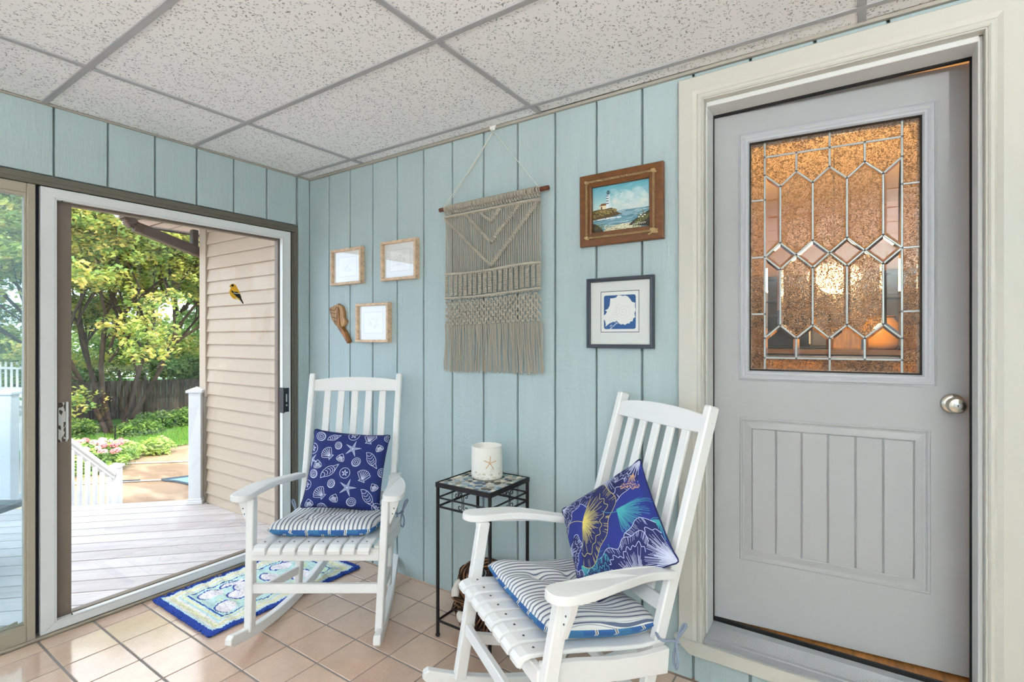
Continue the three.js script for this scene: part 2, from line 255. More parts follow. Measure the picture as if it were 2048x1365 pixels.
{ // entry door casing, jamb and sill
  const t = struct('trim_1', 'cream painted casing, jamb and sill around the entry door', 'door casing');
  const z0 = 0.0005, cas = [[0, 0], [0, 0.022], [0.004, 0.026], [0.055, 0.0265], [0.068, 0.02], [0.074, 0.0235], [0.0815, 0.0235], [0.087, 0.019], [0.087, 0]];
  const x0 = 2.387, x1 = 3.368, y1 = 2.3225, side = (pts, m) => obj('casing', m, M.cream, t);
  const board = (P) => { const tr = []; for (let k = 0; k + 1 < cas.length; k++) { const a = P(cas[k][0], cas[k][1] + z0), b = P(cas[k + 1][0], cas[k + 1][1] + z0); tr.push([a[0], a[1], b[1]], [a[0], b[1], b[0]]); } return fromTris(tr); };
  side(0, board((i, z) => [[x0 + i, y1 - i, z], [x0 + i, 0.158, z]]));
  side(0, board((i, z) => [[x1 - i, 0.158, z], [x1 - i, y1 - i, z]]));
  side(0, board((i, z) => [[x1 - i, y1 - i, z], [x0 + i, y1 - i, z]]));
  obj('jamb', [bx(DX0, DX0 + 0.006, 0.165, DY1, -0.18, 0.020), bx(DX1 - 0.006, DX1, 0.165, DY1, -0.18, 0.020), bx(DX0, DX1, DY1 - 0.006, DY1, -0.18, 0.020)], M.cream, t);
  obj('door_stop', [bx(DX0 + 0.006, DX0 + 0.012, 0.19, DY1 - 0.006, -0.112, -0.012), bx(DX1 - 0.018, DX1 - 0.006, 0.19, DY1 - 0.006, -0.112, -0.012), bx(DX0 + 0.006, DX1 - 0.006, DY1 - 0.024, DY1 - 0.006, -0.112, -0.012)], M.whiteTrim, t);
  obj('weather_strip', [bx(DX0 + 0.008, DX0 + 0.0155, 0.2, DY1 - 0.02, -0.119, -0.110), bx(DX1 - 0.0225, DX1 - 0.012, 0.2, DY1 - 0.02, -0.128, -0.110), bx(DX0 + 0.008, DX1 - 0.012, DY1 - 0.030, DY1 - 0.020, -0.128, -0.110)], M.rubber, t);
  // apron board under the sill, clipped at its end
  const ap = [[2.372, 0.168], [2.43, 0.118], [3.33, 0.118], [3.385, 0.168], [3.385, 0.1695], [2.372, 0.1695]];
  obj('sill_apron', extr(ap, 0.034, 0.004).translate(0, 0, 0.002), M.cream, t);
  const sl = obj('threshold', [extr([[0.030, 0.170], [0.030, 0.176], [0.010, 0.179], [-0.115, 0.196], [-0.125, 0.188], [-0.125, 0.165]].map(([z, y]) => [-z, y]), DX1 - DX0 - 0.014).rotateY(Math.PI / 2).translate(DX0 + 0.007, 0, 0)], M.alu, t);
  obj('threshold_rib', [0.0, -0.004, -0.020, -0.026, -0.032, -0.038, -0.044, -0.050, -0.056, -0.062, -0.068, -0.074, -0.080, -0.086].map((z) => bx(DX0 + 0.008, DX1 - 0.008, 0.1795 - z * 0.136, 0.1816 - z * 0.136, z - 0.0013, z + 0.0013, 0.0005)), M.alu, sl);
  obj('door_sweep', bx(DX0 + 0.01, DX1 - 0.01, 0.172, 0.206, -0.135, -0.127), M.rubber, t);
  obj('oak_saddle', bx(DX0, DX1, 0.17, 0.199, -0.30, -0.136), std('#c98f52', 0.4, { map: woodTone }), t);
}
// ---------------------------------------------------------------- entry door, hinged at its left edge and slightly open
{
  const d = thing('door_1', 'pale grey entry door with leaded glass, standing slightly ajar', 'door', [2.480, 0.208, -0.127], THREE.MathUtils.degToRad(5.2), undefined, 'structure');
  const W = 0.797, Hd = 2.02, gl = [0.128, 0.98, 0.676, 1.882], pn = [0.112, 0.262, 0.680, 0.795], T = 0.044;
  const rect = ([a, b, c, e]) => [[a, b], [a, e], [c, e], [c, b]];
  obj('door_leaf', extr([[0, 0], [W, 0], [W, Hd], [0, Hd]], T - 0.002, 0.001, [rect(gl), rect(pn)]).translate(0, 0, -T + 0.001), M.doorPaint, d);
  obj('glass_moulding', frameGeo(0.096, 0.951, 0.708, 1.915, [[0, 0], [0.001, 0.004], [0.006, 0.0055], [0.008, 0.010], [0.016, 0.0105], [0.022, 0.0075], [0.027, 0.009], [0.034, 0.0085], [0.039, 0.002], [0.039, -0.014]]), M.doorMold, d);
  obj('glazing_gasket', frameGeo(0.132, 0.988, 0.672, 1.880, [[0.002, 0.001], [0.007, 0.000], [0.007, -0.016]]), M.rubber, d);
  obj('inner_moulding', frameGeo(0.096, 0.951, 0.708, 1.915, [[0.045, 0], [0.045, 0.008], [0.0, 0.008], [0.0, 0]]).translate(0, 0, -T - 0.008), M.doorMold, d);
  // lower panel: bevelled frame round six tongue-and-groove boards
  const pm = obj('lower_panel', frameGeo(0.100, 0.250, 0.692, 0.807, [[0, 0.0005], [0.003, 0.003], [0.008, 0.003], [0.012, -0.004], [0.018, -0.0045], [0.040, 0.0005], [0.043, -0.0008]]), M.doorPaint, d);
  obj('panel_base', bx(0.11, 0.682, 0.26, 0.797, -0.012, -0.0062, 0), M.doorPaint, d);
  const bc = [0.1425, 0.227, 0.312, 0.396, 0.480, 0.561, 0.6475];
  for (let k = 0; k < 6; k++) piece('panel_board', cbox(bc[k + 1] - bc[k] - 0.0042, 0.471, 0.006, 0.0018), M.doorPaint, pm, (bc[k] + bc[k + 1]) / 2, 0.5275, -0.0036);
  for (let k = 1; k < 6; k++) piece('panel_bead', cbox(0.0022, 0.471, 0.004, 0.0008), M.doorPaint, pm, bc[k], 0.5275, -0.0042);
  // leaded glass
  const g0 = 0.138, g1 = 0.668, yb = 0.992, yt = 1.872, L = 0.188, R = 0.616, c = [0.188, 0.295, 0.402, 0.509, 0.616], m = [0.2415, 0.3485, 0.4555, 0.5625], y = { top: 1.816, zt: 1.746, zb: 1.696, d1: 1.480, d2: 1.430, d3: 1.379, z3: 1.165, z4: 1.116, bot: 1.040 };
  const glass = new THREE.Group(); glass.name = 'leaded_glass'; glass.position.z = -0.018; d.add(glass);
  const R2 = rng(33);
  const pane = (pts, mat, bev) => { const q = R2() * 0.2, g = extr(pts, bev ? 0.0012 : 0.0045, 0); uvBox(g, q, q * 1.7); const o = obj('pane', g.translate(0, 0, -0.002), mat, glass); if (bev) { const cx = pts.reduce((s, p) => s + p[0], 0) / pts.length, cy = pts.reduce((s, p) => s + p[1], 0) / pts.length, n = pts.length, tr = [], inn = pts.map((p, i) => { const a = pts[(i + n - 1) % n], b = pts[(i + 1) % n], u = [p[0] - a[0], p[1] - a[1]], v = [b[0] - p[0], b[1] - p[1]], lu = Math.hypot(...u), lv = Math.hypot(...v), nu = [u[1] / lu, -u[0] / lu], nv = [v[1] / lv, -v[0] / lv]; const k = 1 + nu[0] * nv[0] + nu[1] * nv[1], s = Math.sign((cx - p[0]) * (nu[0] + nv[0]) + (cy - p[1]) * (nu[1] + nv[1])); return [p[0] + s * 0.0105 * (nu[0] + nv[0]) / k, p[1] + s * 0.0105 * (nu[1] + nv[1]) / k]; });
      const zb = 0.0008, zt = 0.0046, ar = pts.reduce((s, p, i) => { const b = pts[(i + 1) % n]; return s + p[0] * b[1] - b[0] * p[1]; }, 0), F = (a, b, e) => tr.push(ar > 0 ? [a, b, e] : [a, e, b]);
      for (let i = 0; i < n; i++) { const j = (i + 1) % n; F([...pts[i], zb], [...pts[j], zb], [...inn[j], zt]); F([...pts[i], zb], [...inn[j], zt], [...inn[i], zt]); F([...inn[i], zt], [...inn[j], zt], [cx, cy, zt]); F([...pts[j], -0.002], [...pts[i], -0.002], [cx, cy, -0.002]); F([...pts[j], zb], [...pts[i], zb], [...pts[i], -0.002]); F([...pts[j], zb], [...pts[i], -0.002], [...pts[j], -0.002]); }
      o.geometry = fromTris(tr); } return o; };
  const CH = M.chipGlass, CL = M.clearGlass, mid = 0.402;
  for (const [a, b] of [[g0, L], [R, g1]]) { const ys = [yb, 1.209, 1.430, 1.651, yt]; for (let k = 0; k < 4; k++) pane([[a, ys[k]], [b, ys[k]], [b, ys[k + 1]], [a, ys[k + 1]]], CH); }
  for (const [a, b] of [[L, mid], [mid, R]]) { pane([[a, yb], [b, yb], [b, y.bot], [a, y.bot]], CH); pane([[a, y.top], [b, y.top], [b, yt], [a, yt]], CH); }
  for (let k = 0; k < 4; k++) {
    pane([[c[k], y.zt], [m[k], y.zb], [c[k + 1], y.zt], [c[k + 1], y.top], [c[k], y.top]], CH);
    pane([[c[k], y.d2], [m[k], y.d3], [c[k + 1], y.d2], [m[k], y.d1]], CL, 1);
    pane([[c[k], y.bot], [c[k + 1], y.bot], [c[k + 1], y.z4], [m[k], y.z3], [c[k], y.z4]], CL, 1);
  }
  for (let k = 0; k < 3; k++) {
    pane([[m[k], y.d1], [c[k + 1], y.d2], [m[k + 1], y.d1], [m[k + 1], y.zb], [c[k + 1], y.zt], [m[k], y.zb]], CH, 1);
    pane([[m[k], y.z3], [c[k + 1], y.z4], [m[k + 1], y.z3], [m[k + 1], y.d3], [c[k + 1], y.d2], [m[k], y.d3]], CH, 1);
  }
  pane([[L, y.d2], [m[0], y.d1], [m[0], y.zb], [L, y.zt]], CL, 1); pane([[m[3], y.d1], [R, y.d2], [R, y.zt], [m[3], y.zb]], CL, 1);
  pane([[L, y.z4], [m[0], y.z3], [m[0], y.d3], [L, y.d2]], CL, 1); pane([[m[3], y.z3], [R, y.z4], [R, y.d2], [m[3], y.d3]], CL, 1);
  const came = [], nodes = [], line = (...pts) => { for (let i = 0; i + 1 < pts.length; i++) { const [a, b] = [pts[i], pts[i + 1]]; came.push(bar(V(a[0], a[1], 0.0015), V(b[0], b[1], 0.0015), 0.0072, 0.0098, V(b[1] - a[1], a[0] - b[0], 0), 0.0022)); } for (const p of pts) nodes.push(ball(p[0], p[1], 0.0045, 0.0048, 0.0048, 0.003, 1)); };
  line([L, yb], [L, yt]); line([R, yb], [R, yt]); line([L, y.bot], [R, y.bot]); line([L, y.top], [mid, y.top], [R, y.top]); line([mid, yb], [mid, y.bot]); line([mid, y.top], [mid, yt]);
  for (const a of [1.209, 1.430, 1.651]) { line([g0, a], [L, a]); line([R, a], [g1, a]); }
  line([c[0], y.zt], [m[0], y.zb], [c[1], y.zt], [m[1], y.zb], [c[2], y.zt], [m[2], y.zb], [c[3], y.zt], [m[3], y.zb], [c[4], y.zt]);
  line([c[0], y.d2], [m[0], y.d1], [c[1], y.d2], [m[1], y.d1], [c[2], y.d2], [m[2], y.d1], [c[3], y.d2], [m[3], y.d1], [c[4], y.d2]);
  line([c[0], y.d2], [m[0], y.d3], [c[1], y.d2], [m[1], y.d3], [c[2], y.d2], [m[2], y.d3], [c[3], y.d2], [m[3], y.d3], [c[4], y.d2]);
  line([c[0], y.z4], [m[0], y.z3], [c[1], y.z4], [m[1], y.z3], [c[2], y.z4], [m[2], y.z3], [c[3], y.z4], [m[3], y.z3], [c[4], y.z4]);
  for (let k = 0; k < 4; k++) { line([m[k], y.zb], [m[k], y.d1]); line([m[k], y.d3], [m[k], y.z3]); }
  for (let k = 1; k < 4; k++) { line([c[k], y.zt], [c[k], y.top]); line([c[k], y.z4], [c[k], y.bot]); }
  obj('came', came, M.came, glass); obj('solder_joint', nodes, M.solder, glass);
  // knob
  const kn = obj('knob', lathe([[0, 0.066], [0.012, 0.066], [0.0125, 0.064], [0.0205, 0.0635], [0.0225, 0.062], [0.0265, 0.054], [0.0275, 0.046], [0.025, 0.036], [0.018, 0.026], [0.0145, 0.018], [0.0145, 0.010]], 40).rotateX(Math.PI / 2), M.chrome, d); kn.position.set(0.749, 0.898, 0);
  obj('rose', lathe([[0.0145, 0.0125], [0.024, 0.0115], [0.029, 0.008], [0.0325, 0.006], [0.0335, 0.0]], 40).rotateX(Math.PI / 2), M.chrome, kn);
  obj('lock_cylinder', lathe([[0, 0.0675], [0.0078, 0.0675], [0.0085, 0.0665], [0.0085, 0.06]], 24).rotateX(Math.PI / 2), phy('#e3e3e6', 0.25, { metalness: 0.9 }), kn);
  obj('keyhole', [bx(-0.0009, 0.0009, -0.005, 0.001, 0.066, 0.0679, 0), ball(0, 0.002, 0.0675, 0.0018, 0.0018, 0.0006)], M.black, kn);
}
// ---------------------------------------------------------------- sliding door
{
  const d = struct('door_2', 'sliding glass door with taupe aluminium frame and white framed screen panel', 'sliding door');
  const Z0 = 0.084, Z1 = 2.62;
  const fr = obj('outer_frame', [bx(-0.115, 0.004, 2.012, 2.040, Z0, Z1), bx(-0.115, -0.001, 0.0, 2.014, Z0, Z0 + 0.020), bx(-0.115, 0.004, 0.0, 2.014, Z0, Z0 + 0.008), bx(-0.115, 0.004, 0, 2.014, Z1 - 0.02, Z1), bx(-0.115, -0.040, 1.990, 2.014, Z0, Z1), bx(-0.006, 0.001, 1.996, 2.014, Z0 + 0.02, Z1, 0.001)], M.taupeDark, d);
  obj('head_slot', bx(-0.1, -0.012, 2.004, 2.013, Z0 + 0.02, Z1 - 0.02, 0), M.taupeDark, fr);
  obj('jamb_channel', [bx(-0.1, -0.008, 0.016, 2.0, Z0 + 0.020, Z0 + 0.034, 0.001)], M.taupeDark, fr);
  obj('sill_track', [bx(-0.14, 0.004, -0.0005, 0.006, Z0, Z1, 0.001), bx(-0.004, 0.004, 0, 0.015, Z0, Z1, 0.001), bx(-0.052, -0.046, 0, 0.02, Z0, Z1, 0.001), bx(-0.115, -0.095, 0, 0.026, Z0, Z1, 0.001)], M.taupe, d);
  
  // white framed sliding screen, in front
  const s = new THREE.Group(); s.name = 'screen_panel'; d.add(s);
  const a = 0.131, b = 1.327, y0 = 0.018, y1 = 1.992, st = 0.056, xf = -0.006, xb = -0.034;
  const mit = (P) => { const g = extr(P, 0.024, 0.002); return g.rotateY(-Math.PI / 2).translate(xf, 0, 0); };   // shape drawn in (z, y)
  obj('stile', mit([[a, y0], [a + st, y0 + 0.042], [a + st, y1 - 0.048], [a, y1]]), M.whiteAlu, s); obj('stile', mit([[b, y0], [b, y1], [b - st, y1 - 0.048], [b - st, y0 + 0.042]]), M.whiteAlu, s);
  obj('rail', mit([[a, y1], [a + st, y1 - 0.048], [b - st, y1 - 0.048], [b, y1]]), M.whiteAlu, s); obj('rail', mit([[a, y0], [b, y0], [b - st, y0 + 0.042], [a + st, y0 + 0.042]]), M.whiteAlu, s);
  obj('spline_groove', frameGeo(a + st - 0.008, y0 + 0.035, b - st + 0.008, y1 - 0.041, [[0, -0.0024], [0.0012, -0.0024]]).rotateY(-Math.PI / 2).scale(1, 1, 1).translate(xf, 0, 0), M.grid, s);
  obj('roller', lathe([[0, 0.004], [0.013, 0.004], [0.015, 0.002], [0.015, -0.002], [0, -0.004]], 24).rotateZ(Math.PI / 2).translate(-0.016, 1.996, 1.168), phy('#8d8f8e', 0.4, { metalness: 0.5 }), s);
  obj('screw', [[1.252, 1.945], [1.216, 0.062], [0.203, 1.935]].map(([z, y]) => bx(-0.02, -0.006, y - 0.006, y + 0.004, z - 0.0015, z + 0.0015, 0.0004)), M.screw, s);
  obj('screw_hole', [[1.308, 1.88], [1.306, 1.28]].map(([z, y]) => ball(-0.0055, y, z, 0.001, 0.003, 0.003)), M.grid, s);
  const lt = obj('latch', [bx(-0.03, 0.004, 0.862, 1.012, 0.146, 0.184, 0.002), bx(-0.034, 0.012, 0.858, 1.016, 0.182, 0.190, 0.001)], phy('#20242c', 0.4), s);
  obj('latch_lever', [bx(0.002, 0.008, 0.925, 0.975, 0.160, 0.169, 0.002), ball(0.006, 0.905, 0.164, 0.004, 0.006, 0.005)], phy('#c9c9c4', 0.3, { metalness: 0.7 }), lt);
  // brown framed glass panel behind the screen
  const g = new THREE.Group(); g.name = 'glass_panel'; d.add(g);
  obj('stile', bx(-0.085, -0.048, 0.03, 1.985, 1.208, 1.30), M.brown, g); obj('stile', bx(-0.085, -0.048, 0.03, 1.985, 0.118, 0.19), M.brown, g);
  obj('rail', bx(-0.085, -0.048, 1.935, 1.985, 0.19, 1.208), M.brown, g); obj('rail', bx(-0.085, -0.048, 0.03, 0.058, 0.19, 1.208), M.brown, g);
  obj('pane', bx(-0.069, -0.065, 0.05, 1.945, 0.18, 1.215, 0), M.glass, g);
  const pk = obj('pull_plate', [bx(-0.048, -0.0445, 0.85, 1.03, 1.219, 1.256, 0.001)], std('#cfcfca', 0.6, { map: canvasTex(64, 256, (c, w, h) => { const R = rng(8); c.fillStyle = '#fff'; c.fillRect(0, 0, w, h); c.fillStyle = '#5a4a3f'; for (let i = 0; i < 26; i++) { c.beginPath(); const x = R() * w, y = R() * h; for (let k = 0; k < 9; k++) c.lineTo(x + Math.cos(k * 0.7) * (4 + R() * 9), y + Math.sin(k * 0.7) * (6 + R() * 17)); c.fill(); } }, { size: [0.05, 0.2] }) }), g);
  obj('pull_lip', bx(-0.046, -0.036, 0.86, 1.032, 1.222, 1.230, 0.001), phy('#dcdedd', 0.4), pk);
  // taupe fixed panel at the left
  const f = new THREE.Group(); f.name = 'fixed_panel'; d.add(f);
  obj('weather_strip', bx(-0.05, -0.030, 0.02, 1.995, 1.322, 1.346, 0.003), std('#15182a', 0.75), f);
  obj('stile', [bx(-0.045, -0.004, 0.012, 1.995, 1.343, 1.371, 0.003), bx(-0.045, -0.010, 0.02, 1.98, 1.371, 1.379, 0.001)], M.taupe, f);
  obj('rail', [bx(-0.045, -0.006, 1.952, 1.995, 1.371, Z1 - 0.02, 0.003), bx(-0.045, -0.011, 1.938, 1.952, 1.378, Z1 - 0.02, 0.001)], M.taupe, f);
  obj('rail', [bx(-0.045, -0.006, 0.012, 0.078, 1.371, Z1 - 0.02, 0.003), bx(-0.045, -0.011, 0.078, 0.086, 1.378, Z1 - 0.02, 0.001)], M.taupe, f);
  obj('pane', bx(-0.029, -0.025, 0.07, 1.95, 1.368, Z1 - 0.03, 0), M.paleGlass, f);
  obj('fogged_film', bx(-0.0305, -0.0295, 0.07, 1.95, 1.368, Z1 - 0.03, 0), M.fog, f);
  const R = rng(3), dirt = []; for (let i = 0; i < 60; i++) { const z = 1.38 + R() * 0.2; dirt.push(ball(-0.0245, 0.084 + R() * R() * 0.03 * (1 - (z - 1.38) * 3), z, 0.002, 0.003 + R() * 0.006, 0.006 + R() * 0.012, 0)); }
  obj('sealant_crust', dirt, std('#8b8f82', 0.9), f);
}
// ================================================================ ROCKING CHAIRS (x across, z towards the front)
const toeU = (v) => 0.245 + (v + 0.06) * 0.125;
function rockerShape() {
  const top = [], bot = [], y = (v) => (v + 0.03) ** 2 / 2.8;
  for (let k = 0; k <= 16; k++) { const v = 0.375 - k * 0.053125; bot.push([v, y(v)]); top.unshift([v, y(v) + 0.046]); }
  const f = bot[0], r = bot[16];
  return [...bot, [r[0] - 0.012, r[1] + 0.014], [r[0] - 0.013, r[1] + 0.034], ...top, [f[0] + 0.016, f[1] + 0.036], [f[0] + 0.018, f[1] + 0.016]];
}
function prof(pts, t, bevel, x) { return extr(pts, t - 2 * bevel, bevel).rotateY(-Math.PI / 2).translate(x + t / 2 - bevel, 0, 0); }   // profile drawn in (z, y), t thick about x
function makeChair(label, x, z, yaw, pitch) {
  const c = thing('rocking_chair', label, 'rocking chair', [x, 2.0 * pitch * pitch * 0.35 + 0.001, z], 0);
  c.rotation.set(-pitch, yaw, 0, 'YXZ');
  const Wd = M.whiteWood, post = (h) => V(0, 0.075 + h * 0.978, -0.12 - h * 0.2086);
  for (const s of [-1, 1]) {
    const g = prof(rockerShape(), 0.030, 0.004, 0); g.rotateY(Math.atan(0.125) * s); g.translate(s * 0.2525, 0, 0);
    obj('rocker', g, Wd, c);
    obj('front_leg', bar(V(s * 0.279, 0.060, 0.257), V(s * 0.296, 0.616, 0.206), 0.032, 0.044, V(1, 0, 0), 0.004), Wd, c);
    const p0 = post(0), p1 = post(1.078); p0.x = s * 0.226; p1.x = s * 0.236;
    const rp = obj('rear_post', bar(p0, p1, 0.030, 0.044, V(1, 0, 0), 0.005), Wd, c);
    for (const q of [post(1.02), post(0.30)]) obj('post_plug', ball(s * 0.2495, q.y, q.z, 0.0022, 0.006, 0.006), Wd, rp);
    const arm = [[0.224, -0.205], [0.238, -0.09], [0.262, 0.02], [0.280, 0.13], [0.284, 0.215], [0.290, 0.250], [0.306, 0.270], [0.334, 0.276], [0.358, 0.264], [0.372, 0.238], [0.373, 0.19], [0.362, 0.11], [0.335, 0.02], [0.304, -0.06], [0.284, -0.13], [0.274, -0.205]];
    const sh = new THREE.Shape(); const P = arm.map(([a, b]) => new THREE.Vector2(s * a, -b)); sh.moveTo(P[0].x, P[0].y); sh.splineThru(P.slice(1)); sh.closePath();
    const ag = extr(sh, 0.018, 0.004).rotateX(-Math.PI / 2); const ap = ag.attributes.position;   // lay flat, then let it dip towards the back
    for (let i = 0; i < ap.count; i++) { const v = ap.getZ(i); ap.setY(i, ap.getY(i) + 0.620 + 0.012 * Math.sin((0.25 - v) * 5.2) * smooth(0.25 - v, 0, 0.2) - 0.03 * smooth(-v, -0.15, 0.3)); }
    ag.computeVertexNormals(); obj('armrest', ag, Wd, c);
    const br = obj('arm_bracket', extr([[0, 0], [0.046, 0], [0.040, -0.03], [0.006, -0.115], [0, -0.115]].map(([a, b]) => [s * a, b]), 0.018, 0.002).translate(s * 0.310, 0.618, 0.195), Wd, c);
    obj('screw', [ball(s * 0.325, 0.548, 0.203, 0.0025, 0.0025, 0.0022), ball(s * 0.3315, 0.572, 0.203, 0.0025, 0.0025, 0.0022), ball(s * 0.325, 0.548, 0.216, 0.003, 0.003, 0.002), ball(s * 0.3315, 0.572, 0.216, 0.003, 0.003, 0.002)], M.screw, br);
    obj('seat_rail', prof([[0.24, 0.355], [0.24, 0.418], [0.12, 0.408], [0.0, 0.392], [-0.1, 0.386], [-0.2, 0.392], [-0.2, 0.318], [-0.06, 0.325], [0.1, 0.338]], 0.022, 0.002, s * 0.262), Wd, c);
    obj('side_stretcher', bar(V(s * 0.281, 0.205, 0.245), V(s * 0.229, 0.150, -0.135), 0.020, 0.038, V(1, 0, 0), 0.003), Wd, c);
  }
  obj('front_stretcher', bar(V(-0.282, 0.236, 0.242), V(0.282, 0.236, 0.242), 0.040, 0.022, V(0, 1, 0), 0.003), Wd, c);
  obj('rear_stretcher', bar(V(-0.226, 0.22, -0.150), V(0.226, 0.22, -0.150), 0.034, 0.020, V(0, 1, 0), 0.003), Wd, c);
  obj('front_rail', bar(V(-0.275, 0.382, 0.243), V(0.275, 0.382, 0.243), 0.050, 0.022, V(0, 1, 0), 0.003), Wd, c);
  obj('rear_rail', bar(V(-0.226, 0.355, -0.185), V(0.226, 0.355, -0.185), 0.060, 0.020, V(0, 1, 0), 0.003), Wd, c);
  const slat = prof([[0.290, 0.398], [0.302, 0.404], [0.304, 0.418], [0.294, 0.430], [0.272, 0.437], [0.20, 0.434], [0.08, 0.424], [-0.04, 0.410], [-0.12, 0.404], [-0.205, 0.408], [-0.205, 0.394], [-0.12, 0.390], [-0.04, 0.396], [0.08, 0.410], [0.20, 0.420], [0.262, 0.422], [0.280, 0.416]], 0.0525, 0.0045, 0);
  for (let k = 0; k < 8; k++) { const sl = piece('seat_slat', slat, Wd, c, -0.2205 + k * 0.063, 0, 0); obj('nail', ball(0, 0.4375, 0.243, 0.0038, 0.0015, 0.0038), M.screw, sl); }
  const tilt = (g, h, dz = 0) => { const q = post(h); return g.rotateX(-0.2101).translate(0, q.y, q.z + dz); };
  const cr = new THREE.Shape(); cr.moveTo(-0.222, -0.030); cr.lineTo(0.222, -0.030); cr.lineTo(0.222, 0.030); cr.quadraticCurveTo(0, 0.062, -0.222, 0.030); cr.closePath();
  obj('crest_rail', tilt(extr(cr, 0.018, 0.003), 1.012, -0.010), Wd, c);
  obj('lower_back_rail', tilt(cbox(0.45, 0.05, 0.020, 0.003).clone(), 0.435), Wd, c);
  for (let k = -2; k <= 2; k++) obj('back_slat', tilt(cbox(0.036, 0.575, 0.013, 0.003, k * 0.07).clone().translate(k * 0.0745, 0.29, 0), 0.425), Wd, c);
  return c;
}
makeChair('white wooden rocking chair beside the sliding door, holding the seashell pillow', 0.879, 0.466, 0.598, 0.007);
makeChair('white wooden rocking chair in front of the entry door, holding the floral pillow', 2.136, 0.532, -0.551, 0.089);
const inChair = (o, n) => { const c = scene.getObjectByName(n); c.updateMatrixWorld(true); o.applyMatrix4(c.matrixWorld); return o; };

// ---------------------------------------------------------------- seat pads
const ticking = canvasTex(512, 64, (c, w, h) => { c.fillStyle = '#f4f4f2'; c.fillRect(0, 0, w, h); for (let k = 0; k < 8; k++) { const x = k * 64; c.fillStyle = '#56627c'; c.fillRect(x + 16, 0, 17, h); c.fillStyle = '#8d97aa'; c.fillRect(x + 7, 0, 3, h); c.fillRect(x + 41, 0, 3, h); } }, { size: [0.152, 0.02] });
const band = canvasTex(512, 64, (c, w, h) => { c.fillStyle = '#2f62a0'; c.fillRect(0, 0, w, h); c.fillStyle = '#3b77a8'; c.fillRect(0, 0, 180, h); for (const x of [0, 300]) { c.fillStyle = '#f0f0ea'; c.fillRect(x, 0, 34, h); c.fillStyle = '#1c2436'; c.fillRect(x + 12, 0, 9, h); } }, { size: [0.17, 0.05] });
const MAT_TOP = std('#ffffff', 0.9, { map: ticking, bumpMap: clothBump, bumpScale: 0.0003 }), MAT_BAND = std('#ffffff', 0.85, { map: band, bumpMap: clothBump, bumpScale: 0.0003 });
